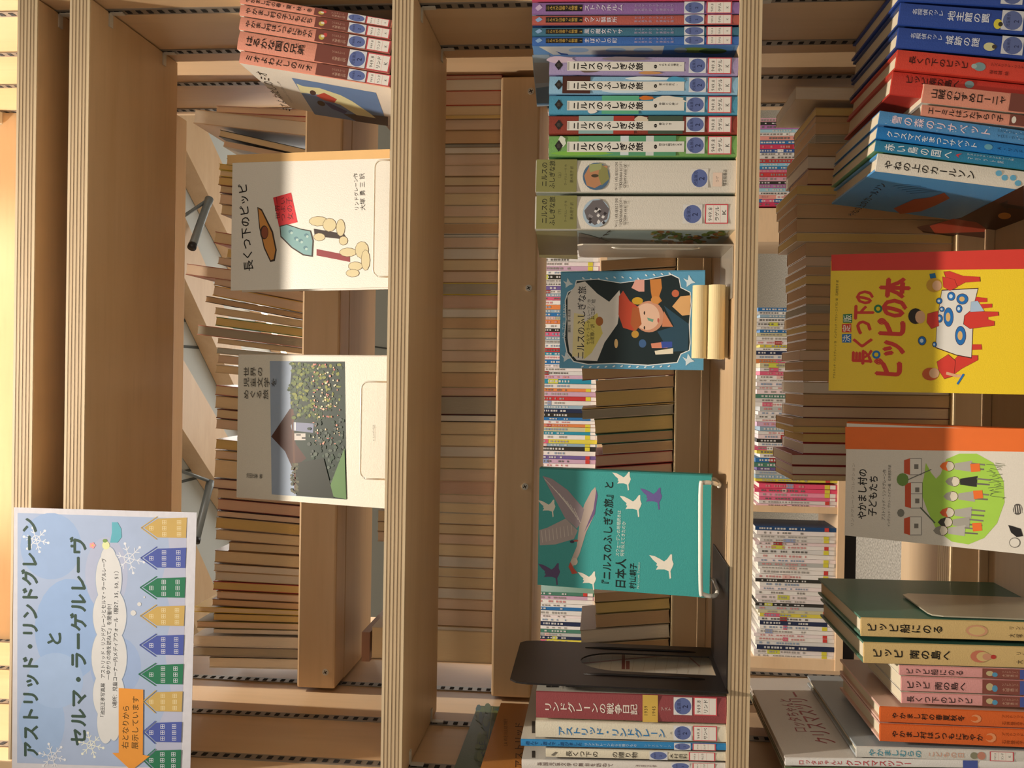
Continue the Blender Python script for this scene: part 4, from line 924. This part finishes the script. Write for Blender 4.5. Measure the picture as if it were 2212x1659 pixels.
# beige bookend against the green boards
P1 = at(2012, 1334, .008); t = empty('beige_bookend', 'beige metal bookend against the green board on the lowest shelf', 'bookend', (P1.x+.001, 0, zC)); Hb = P1.z-zC
plate('upright_plate', [(.008, 0), (.008, Hb-.012), (.012, Hb-.002), (.02, Hb), (.104, Hb), (.112, Hb-.008), (.112, 0)], None, 0, .0014, t, 'beige')
box_obj('base_plate', (.0014, .008, .0004), (.03, .112, .0014), 'beige', t, .0003)

# ------------------------------------------------------------------ poster
Yp = -.006
c0 = at(30, 1096, Yp); c1 = at(425, 1107, Yp); c2 = at(410, 1700, Yp); c3 = at(25.5, 1700, Yp)
q = MB()
for e, cc in ((0, '#cfced6'), (.0004, '#cfced6')): q.poly([v+Vector((0, e, 0)) for v in (c0, c1, c2, c3)], cc)
for a_, b_ in ((c0, c1), (c1, c2), (c2, c3), (c3, c0)): q.poly([a_, b_, b_+Vector((0, .0004, 0)), a_+Vector((0, .0004, 0))], '#cfced6')
po = q.build('paper_sign', 'paper')
tag(po, 'light blue paper sign with green Japanese lettering and a row of small houses', 'sign')
f = Face((c3.x, Yp, c0.z), (1, 0, 0), (0, 0, -1)); p = Print(f, base=.00005, step=.0000012)
p.poly([(38, 1108), (404, 1120), (391, 1660), (37, 1648)], '#a6b6d4')
for (x_, y_, rx, ry, cc) in ((110, 1180, 66, 72, '#98b0d6'), (150, 1360, 75, 110, '#96b1da'), (90, 1560, 50, 80, '#9ab3d8'), (250, 1440, 55, 66, '#9bb0d6'), (230, 1240, 46, 80, '#b0b8d2'), (120, 1470, 60, 60, '#a0b8dc')): p.ell(x_, y_, rx, ry, cc, 26)
p.poly([(360, 1120), (404, 1120), (391, 1660), (330, 1655), (345, 1560), (370, 1500), (355, 1400), (372, 1330), (350, 1250), (366, 1190)], '#b5b9d0')
def flake(x, y, r, col='#dfe2ea', w_=1.6):
    for k in range(6):
        a = k*math.pi/3+.25; ex, ey = x+r*math.cos(a), y+r*math.sin(a); p.line([(x, y), (ex, ey)], w_, col)
        for s_ in (-1, 1): p.line([(x+(ex-x)*.55, y+(ey-y)*.55), (x+(ex-x)*.75+s_*(ey-y)*.22, y+(ey-y)*.75-s_*(ex-x)*.22)], w_, col)
        p.ell(ex, ey, 3, 3, col, 8)
    p.line([(x+r*.36*math.cos(k*math.pi/3+.25), y+r*.36*math.sin(k*math.pi/3+.25)) for k in range(7)], w_, col)
flake(78, 1166, 27); flake(279, 1206, 33); flake(197, 1609, 27, '#e6e8dc'); flake(113, 1634, 28)
GT = '#3e5248'
p.text('アストリッド・リンドグレーン', (67, 1638), (64, 1117), .0205, GT, bold=.036, sp=.98)
p.text('と', (118, 1398), (117, 1362), .019, GT, bold=.036); p.text('セルマ・ラーゲルレーヴ', (170, 1612), (170, 1158), .0205, GT, bold=.036, sp=.98)
for cc, g in (('#9fb0c8', 1.2), ('#d6d6d6', 0)):
    for (x_, y_, rx, ry) in ((235, 1250, 28, 60), (237, 1330, 36, 62), (236, 1420, 38, 68), (235, 1500, 34, 58), (228, 1560, 18, 46), (246, 1560, 14, 40), (234, 1205, 16, 24)): p.ell(x_, y_, rx+g, ry+g, cc, 30)
p.text('「池田正孝写真展　アストリッド・リンドグレーンとセルマ・ラーゲルレーヴ', (222, 1555), (225, 1206), .0058, '#26282a', bold=.01)
p.text('―ゆかりの地を訪ねて」を開催中！', (234, 1468), (237, 1298), .0058, '#26282a', bold=.01)
p.text('（場所：児童コーナー内メディアウォール（棚27, 35, 50, 51）', (248, 1536), (252, 1227), .0058, '#26282a', bold=.01)
for x_, y_, r_ in ((288, 1324, 6), (301, 1305, 4.4), (312, 1290, 2)): p.ell(x_, y_, r_, r_, '#d6d6d6')
p.poly([(242, 1128), (254, 1128), (262, 1142), (263, 1160), (254, 1172), (238, 1172), (242, 1150)], '#63aebf')
p.ell(229, 1178, 8, 9, '#dfe3ae'); p.ell(227, 1168, 5, 4, '#7c9c5a')
for k in range(5): p.ell(200+4*math.cos(k*1.257), 1178+4*math.sin(k*1.257), 3, 3, '#e0a0a6', 8)
p.ell(200, 1178, 2, 2, '#dcc25a', 8)
HC = {'g': '#c4a562', 'b': '#4f5da6', 'n': '#2f7656'}
for (y, c, x0) in ((1141, 'g', 305), (1206, 'b', 304), (1270, 'n', 303), (1331, 'g', 303), (1394, 'b', 302), (1457, 'n', 300), (1516, 'g', 309), (1582, 'b', 309), (1642, 'n', 309)):
    col = HC[c]; xb = 404-(y-1141)*.024; xw = 341-(y-1141)*.008
    p.poly([(x0+6, y-1), (xw, y-21), (xb, y-23), (xb-2, y+21), (xw-1, y+20)], col); p.line([(xw-1, y-25), (x0, y-1), (xw-2, y+24)], 2, col)
    wc = '#cfd0dc' if c != 'g' else '#dfd0a6'
    for (wx_, wy_) in [(327, 0)]+[(xw+14, k) for k in (-13, 0, 13)]+[(xb-17, k) for k in (-13, 0, 13)]:
        p.rect(wx_-4.5, y+wy_-4.5, wx_+4.5, y+wy_+4.5, wc)
        for a in (-1, 1):
            for b2 in (-1, 1): p.rect(wx_+a*2.1-1.5, y+wy_+b2*2.1-1.5, wx_+a*2.1+1.5, y+wy_+b2*2.1+1.5, col)
p.poly([(257, 1486), (310, 1489), (309, 1630), (324, 1633), (284, 1664), (243, 1626), (257, 1626)], '#e69a43')
p.text('右となりから', (271, 1617), (273, 1522), .0085, '#5c4524', bold=.012); p.text('展示しています', (292, 1618), (294, 1503), .0085, '#5c4524', bold=.012)
p.build('poster_print', po)

# ------------------------------------------------------------------ rear books (fore-edges towards us)
ORD = ['', 'first', 'second', 'third', 'fourth', 'fifth', 'sixth', 'seventh', 'eighth', 'ninth', 'tenth', 'eleventh', 'twelfth', 'thirteenth', 'fourteenth', 'fifteenth', 'sixteenth', 'seventeenth', 'eighteenth', 'nineteenth', 'twentieth']
ORD += ['twenty-'+o for o in ORD[1:10]]+['thirtieth']+['thirty-'+o for o in ORD[1:10]]+['fortieth']+['forty-'+o for o in ORD[1:10]]+['fiftieth']+['fifty-'+o for o in ORD[1:10]]+['sixtieth']
PG = {'c': ('#ecd6ae', 'cream'), 'y': ('#e6ca88', 'yellowish'), 'p': ('#e9cfb4', 'pinkish'), 'w': ('#ebe2d2', 'white'), 'b': ('#d9b78f', 'brownish'), 'g': ('#b5ad9a', 'grey'), 'r': ('#e0bda4', 'rosy'), 'l': ('#c4c6bc', 'pale grey')}
CV = ['#c9a25a', '#8c3a30', '#3c3a36', '#d9cfc0', '#5f7a5a', '#b0563c', '#4c5c7c', '#e0c8a0', '#a08060']
def rear_row(items, zs, xbase, rowname, group, Y=R0+.012, slope=None, endwords=''):
    """items: (y_right, y_left, x_top, page key, cover colour or None [, slope]) measured along the shelf edge"""
    for i, it in enumerate(items):
        yr, yl, xt, pk, cc = it[:5]; sl = it[5] if len(it) > 5 else slope(yr)
        a = at(xbase, yr+.25, Y); b_ = at(xbase, yl-.25, Y); top = at(xt, yr-sl*(xbase-xt), Y)
        lean = math.atan2(top.x-a.x, max(.05, top.z-zs))
        t = max(.0015, (a.x-b_.x)*math.cos(lean)); h = (top.z-zs)/math.cos(lean); dep = random.uniform(.125, .155)
        zz = zs
        if lean > 0: piv = Vector((a.x, Y, zz)); off = -t/2
        else: piv = Vector((b_.x, Y, zz)); off = t/2
        q = MB(); ct = min(.0008, t*.07) if not cc else min(.0010, t*.08); cover = cc or random.choice(['#d9c3a0', '#d0b890', '#c9ac84', '#dccdb4', '#b08a60', '#cdb08c'])
        # spine on the far side
        q.box((-t/2, 0, 0), (-t/2+ct, dep, h), cover); q.box((t/2-ct, 0, 0), (t/2, dep, h), cover); q.box((-t/2+ct, dep-ct, 0), (t/2-ct, dep, h), cover)
        o = q.build('book', 'prt')
        o.matrix_world = Matrix.Translation(piv) @ Matrix.Rotation(lean, 4, 'Y') @ Matrix.Translation((off, random.uniform(0, .004), 0))
        col, word = PG[pk]
        q = MB(); q.box((-t/2+ct, .0008, .001), (t/2-ct, dep-ct, h-.0006), jit(col, .05)); q.build('pages', 'pap', o)
        th = 'thick' if t > .022 else 'thin' if t < .011 else 'medium-thick'
        o['label'] = f'{th} {word}-edged book, {ORD[i+1]} from the right in {rowname}'
        o['category'] = 'book'; o['group'] = group
SN = lambda y: .27 if y < 300 else (.2 if y < 720 else (.12-(y-720)*.0001))
Rr = [(236, 251, 466, 'p', '#c9a090', .05), (251, 262, 467, 'p', '#d0303a', .06), (263, 294, 421, 'w', None, .12), (322, 338, 474, 'c', '#2b2826', .25), (339, 352, 482, 'p', None, .22), (356, 372, 488, 'c', '#6a6a50', .1),
 (373, 386, 472, 'y', '#d9c23a', .12), (387, 401, 474, 'c', '#d9c23a', .12), (402, 420, 472, 'y', None, .12), (421, 438, 474, 'c', '#7c3a2c', .13), (440, 462, 474, 'p', None, .13), (463, 485, 478, 'c', None, .13),
 (530, 556, 463, 'c', '#b06050', .17), (560, 580, 490, 'y', None, .15), (584, 600, 470, 'p', None, .17), (603, 628, 402, 'p', '#a86a58', .14), (630, 652, 463, 'p', None, .2), (653, 676, 462, 'p', '#e0b040', .2), (677, 691, 443, 'b', '#3a2c24', .19),
 (692, 708, 464, 'c', None, .16), (709, 729, 466, 'y', '#4a7a40', .14), (730, 752, 427, 'g', '#d08a78', .13), (753, 765, 468, 'c', None, .13), (768, 782, 468, 'l', None, .1), (784, 802, 470, 'p', None, .1), (804, 822, 466, 'c', None, .09), (850, 872, 464, 'c', '#b06050', .1), (873, 900, 464, 'c', None, .1),
 (901, 922, 466, 'c', '#7c3a2c', .1), (923, 944, 467, 'p', None, .1), (966, 988, 466, 'y', None, .1), (989, 1008, 464, 'p', '#c9a25a', .09), (1009, 1048, 464, 'c', None, .09), (1050, 1072, 461, 'p', '#5c1c1c', .09), (1073, 1092, 468, 'p', None, .09), (1093, 1118, 469, 'r', '#6a2420', .09), (1119, 1133, 467, 'p', '#3a1c18', .09),
 (1134, 1158, 465, 'y', None, .09), (1159, 1180, 466, 'c', None, .08), (1181, 1200, 492, 'c', None, .06), (1201, 1228, 464, 'c', '#8a6a4a', .07), (1229, 1245, 462, 'w', None, .06), (1246, 1265, 462, 'w', None, .055), (1266, 1285, 458, 'y', '#b04038', .05), (1286, 1302, 468, 'p', None, .05), (1303, 1318, 458, 'b', '#7a5a48', .05), (1319, 1331, 417, 'c', '#d9b920', .035), (1332, 1346, 460, 'y', None, .03), (1347, 1362, 425, 'p', '#8a7a40', .025),
 (1363, 1372, 460, 'w', '#e0d8cc', .02), (1378, 1402, 417, 'w', '#e0d8cc', .02), (1404, 1424, 415, 'g', '#a49a94', .02), (1426, 1448, 450, 'w', '#d8ccb8', .02)]
rear_row(Rr, RS[1], 646, 'the upper rear row', 'rear books of the upper row, page edges forward')
bd = [160, 169, 193, 226, 247, 256, 280, 309, 317, 331, 356, 380, 400, 417, 443, 468, 482, 505, 512, 535, 560, 585, 611, 637, 667, 686, 710, 731, 757, 782, 806, 837, 856, 897, 912, 940, 965, 989, 1014, 1040, 1072, 1090, 1112, 1136, 1158, 1180, 1206, 1230, 1250, 1275, 1298, 1322, 1358, 1366, 1434]
keys = 'rwrcypbgwppcpcpcbwpwcpgrwbcppcbrgwccwcprpcccpcwccwppwcc'
Rm = []
for i in range(len(bd)-1):
    cc = {0: '#c83a2c', 2: '#b8401f', 7: '#2b2826', 17: '#303838', 22: '#d9c23a', 32: '#5c2018', 33: '#2a1c16'}.get(i)
    y = bd[i]; xt = 860+random.uniform(-12, 20)
    if 1100 < y < 1170: xt = 815
    if y == 1366: xt = 803
    if 240 < y < 250: xt = 822
    Rm.append((y, bd[i+1], xt, keys[i], cc, 0.0+(y-600)*.00003+(.02 if y > 1030 else 0)))
rear_row(Rm, RS[2], 1064, 'the middle rear row', 'rear books of the middle row, page edges forward')
q0 = at(803, 1400, R0+.03); tag(box_obj('book', (at(803, 1425, R0+.03).x, R0+.02, q0.z+.0005), (at(803, 1362, R0+.03).x, R0+.15, q0.z+.012), 'prt', col='#a98068'), 'brown book lying flat on top of the thick book in the middle rear row', 'book')
q0 = at(1258, 700, R0)
Rl = [(552, 575, 1300, 'b', None), (577, 600, 1296, 'b', None), (602, 630, 1290, 'b', None), (632, 660, 1290, 'b', None), (662, 690, 1286, 'b', None), (692, 720, 1290, 'b', None), (722, 750, 1284, 'b', None), (752, 778, 1290, 'b', None), (780, 810, 1258, 'b', '#8a3a34'), (811, 835, 1288, 'b', None), (836, 868, 1288, 'y', None), (869, 872, 1257, 'y', '#c9a23a'), (873, 894, 1258, 'g', None), (895, 927, 1286, 'y', '#7c7a40'), (928, 950, 1290, 'b', '#3f7a60'), (951, 972, 1302, 'b', None), (973, 998, 1288, 'r', '#b03a34'), (1000, 1030, 1288, 'r', '#b03a34'), (1032, 1060, 1290, 'b', None), (1062, 1090, 1284, 'b', None), (1092, 1118, 1290, 'b', None), (1120, 1150, 1288, 'b', None), (1152, 1180, 1290, 'b', None), (1182, 1210, 1288, 'b', None), (1212, 1240, 1286, 'b', None), (1242, 1270, 1288, 'b', None), (1271, 1291, 1285, 'b', None), (1292, 1317, 1288, 'y', '#8a7a3c'), (1318, 1347, 1288, 'b', None), (1348, 1378, 1256, 'w', '#a89c8c'), (1380, 1408, 1260, 'b', None), (1410, 1440, 1288, 'b', None), (1442, 1470, 1284, 'b', None)]
Rl = [it for it in Rl if not (600 < it[0] < 750 or 1031 < it[0] < 1271 or it[0] > 1400)]
rear_row([it+(-.065,) for it in Rl], RS[3], 1458, 'the row behind the teal book', 'rear books seen between the middle shelf displays')
bd = [190, 219, 235, 254, 268, 294, 312, 340, 368, 403, 424, 445, 475, 505, 526, 557, 578, 598, 618, 645, 661, 680, 705, 720, 737, 760, 783, 804, 828, 855, 881, 907, 925, 939, 961, 985, 1010, 1030, 1042]
Rb = []
for i in range(len(bd)-1):
    if i == 1: continue
    y = bd[i]; xt = 1720 if i == 0 else 1762 if y < 312 else 1746 if y < 400 else 1722 if y < 525 else 1742 if y < 755 else 1728 if y < 780 else 1736 if y < 900 else 1714 if y < 938 else 1736 if y < 984 else 1712
    cc = {8: '#7a3028', 30: '#6a2c24', 33: '#a02828', 34: '#a02828', 35: '#a02828', 36: '#a02828'}.get(i)
    Rb.append((y, bd[i+1], xt, 'wcybbgbwbybbbybpbybbgbybbpbbwbpbyywwbb'[i % 36], cc, .012))
rear_row(Rb, RS[4], 2034, 'the lowest rear row', 'rear books of the lowest row, page edges forward')

# ------------------------------------------------------------------ shelving across the aisle
YA = 1.6
fs = empty('far_shelving', 'light wooden shelving across the aisle, seen through the bookcase', 'shelving')
zf1 = at(1292, 800, YA).z; zf2 = at(1804, 1300, YA).z
zf0 = zf1+(zf1-zf2)*.8
for z, xa, xb in ((zf1, -.75, 1.7), (zf2, -.75, .62)):
    box_obj('far_shelf', (xa, YA-.01, z-.02), (xb, YA+.22, z-.0005), 'far', fs, .001)
xr = [at(1700, y_, YA).x for y_ in (445, 1093, 1107, 1425)]
box_obj('far_upright', (at(1660, 522, YA).x, YA, .3), (at(1660, 446, YA).x-.004, YA+.25, 2.35), 'far', fs, .001)['label'] = 'upright behind the rear books'
box_obj('far_upright', (xr[2], YA-.005, zf2-.4), (xr[1], YA+.25, zf1-.02), 'far', fs, .001)
box_obj('far_upright', (at(1700, 1434, YA).x-.02, YA-.005, .3), (at(1700, 1420, YA).x, YA+.25, 2.35), 'far', fs, .001)
box_obj('far_underside_shade', (-.75, YA+.004, zf2-.052), (.62, YA+.2, zf2-.0205), 'slot', fs)  # near-black box standing in for the shade under the far shelf
cwords = [('#e6e0da', 'white')]*5+[('#e8dad8', 'pale pink')]*2+[('#ded8d2', 'white'), ('#d9d2cc', 'white'), ('#e2d8d4', 'white'), ('#d8d4d0', 'white'), ('#e5cfcf', 'pale pink'), ('#d4607c', 'rose'), ('#c03a3c', 'red'), ('#2f6fa8', 'blue'), ('#2c8ea8', 'turquoise'), ('#27304e', 'navy'), ('#d8c84c', 'yellow'), ('#6e5c92', 'violet'), ('#b8b8b4', 'grey'), ('#8fa8b8', 'pale blue'), ('#c8c09a', 'straw'), ('#33302c', 'black'), ('#d9824a', 'orange'), ('#4c7c68', 'green'), ('#c6a2b8', 'mauve')]
def far_book(i, n, yr, yl, xtop, z, rowname, group, Y=YA, lean=0, h=None, col=None, stuff=False):
    a = at(xtop, yr, Y); b_ = at(xtop, yl, Y); t = a.x-b_.x-.0006; h = a.z-z
    c, wd = col or random.choice(cwords)
    q = MB(); q.box((0, 0, 0), (t, .14, h), jit(c, .05)); light_ = lin(c)[0] > .35
    ink = random.choice(['#8c8680', '#a09a94', '#c88a88', '#6c6864', '#8a98ac']) if light_ else '#c8c4c0'
    v = h*.95
    if random.random() < .35:           # a coloured band on the spine
        z_ = random.uniform(.5, .8)*h; q.box((0.0001, -.0004, z_), (t-.0001, 0, z_+random.uniform(.01, .04)), random.choice(['#d4607c', '#e0b8b0', '#c8c84c', '#a83a38', '#8f9cc0', '#e2ded8']))
    while v > h*.38:                    # marks of small lettering, unreadable at this distance
        s_ = random.uniform(.003, .007)
        if random.random() < .75: q.box((t*.28, -.0006, v-s_), (t*.72, -.0003, v), ink)
        v -= s_+random.uniform(.0015, .004)
    if random.random() < .6: q.box((t*.06, -.0007, .004), (t*.94, -.0003, .018), '#e8e2dc')
    k = random.random()
    if k < .3: q.box((t*.04, -.0008, .019), (t*.96, -.0003, .032), '#d8cc40')
    elif k < .5: q.box((t*.04, -.0008, .019), (t*.96, -.0003, .030), '#cc4038')
    if stuff: return q, Vector((b_.x+.0003, Y+random.uniform(0, .003), z))
    o = q.build('book', 'ink'); o.matrix_world = Matrix.Translation((b_.x+.0003, Y+random.uniform(0, .003), z)) @ Matrix.Rotation(lean, 4, 'Y')
    q = MB(); q.box((t*.1, .001, h), (t*.9, .139, h+.0004), '#e8e0d0'); q.build('pages', 'pap', o)
    th = 'thin' if t > .0085 else 'slim'
    tag(o, f'{th} {wd} spine, {nth(i)} from the right in {rowname}', 'book', group)
ONES = ORD[:10]; TENS = {6: 'sixty', 7: 'seventy', 8: 'eighty', 9: 'ninety'}
def nth(i):
    i += 1
    if i <= 60: return ORD[i]
    if i >= 100:
        return 'hundredth' if i == 100 else 'hundred and '+ORD[i-100]
    return (TENS[i//10]+'-'+ORD[i % 10]) if i % 10 else TENS[i//10][:-1]+'ieth'
def far_row(ya, yb, xt, z, rowname, group, cols=None, skip=None, stuff=False):
    y = ya; i = 0; made = []
    while y < yb-4:
        w_ = random.uniform(6.4, 10.4)
        if y+w_ > yb: w_ = yb-y
        if not (skip and skip[0] < y < skip[1]):
            made.append(far_book(i, 0, y, y+w_, xt+random.choice([0, 0, 3, -3, 6, 10]), z, rowname, group, col=cols[i % len(cols)] if cols else None, stuff=stuff)); i += 1
        y += w_
    if stuff:
        q = MB()
        for m, X_ in made:
            n = len(q.v); q.v += [tuple(Vector(v)+X_) for v in m.v]; q.f += [tuple(k+n for k in f) for f in m.f]; q.c += m.c
        tag(q.build('far_books', 'ink'), stuff, 'books', kind='stuff')
far_row(225, 345, 1118, zf1, '', '', stuff='sliver of pale spines across the aisle, seen between the middle shelf and its rear board')
far_row(530, 1036, 1118, zf1, 'the upper far row', 'thin spines in the upper row across the aisle')
far_row(1276, 1392, 1118, zf1, 'the far row beside the bookend', 'thin spines across the aisle left of the teal book')
far_row(255, 446, 1628, zf2, '', '', [('#d4a0b0', 'pink'), ('#33302c', 'black'), ('#b070a8', 'purple'), ('#9cc4d0', 'pale blue'), ('#e2d8d4', 'white'), ('#e0988c', 'salmon'), ('#2f6fa8', 'blue'), ('#c83a5c', 'crimson'), ('#3c5c9c', 'blue'), ('#ded8d2', 'white'), ('#d9d2cc', 'white'), ('#b83a3a', 'red'), ('#8fc0d8', 'pale blue'), ('#2c7cb0', 'blue'), ('#d06a8c', 'rose'), ('#c03a3c', 'red')], stuff='pink, blue and red spines across the aisle, beyond the lowest rear row, right bay')
far_row(664, 1042, 1632, zf2, '', '', stuff='mixed thin spines across the aisle, beyond the lowest rear row, middle bay')
far_row(1044, 1092, 1630, zf2, 'the group against the far upright', 'pink spines beside the upright across the aisle', [('#e05070', 'bright pink'), ('#e05070', 'bright pink'), ('#e890a8', 'pink'), ('#e06888', 'pink'), ('#dcd4d0', 'white'), ('#e8c0c8', 'pale pink')])
far_row(1136, 1418, 1632, zf2, 'the lower left far bay', 'thin spines in the lower left bay across the aisle', [('#1f4470', 'navy')]+[random.choice([c for c in cwords if c[1] in ('white', 'grey', 'black', 'pale pink', 'straw', 'yellow', 'navy', 'green', 'white')]) for _ in range(40)])
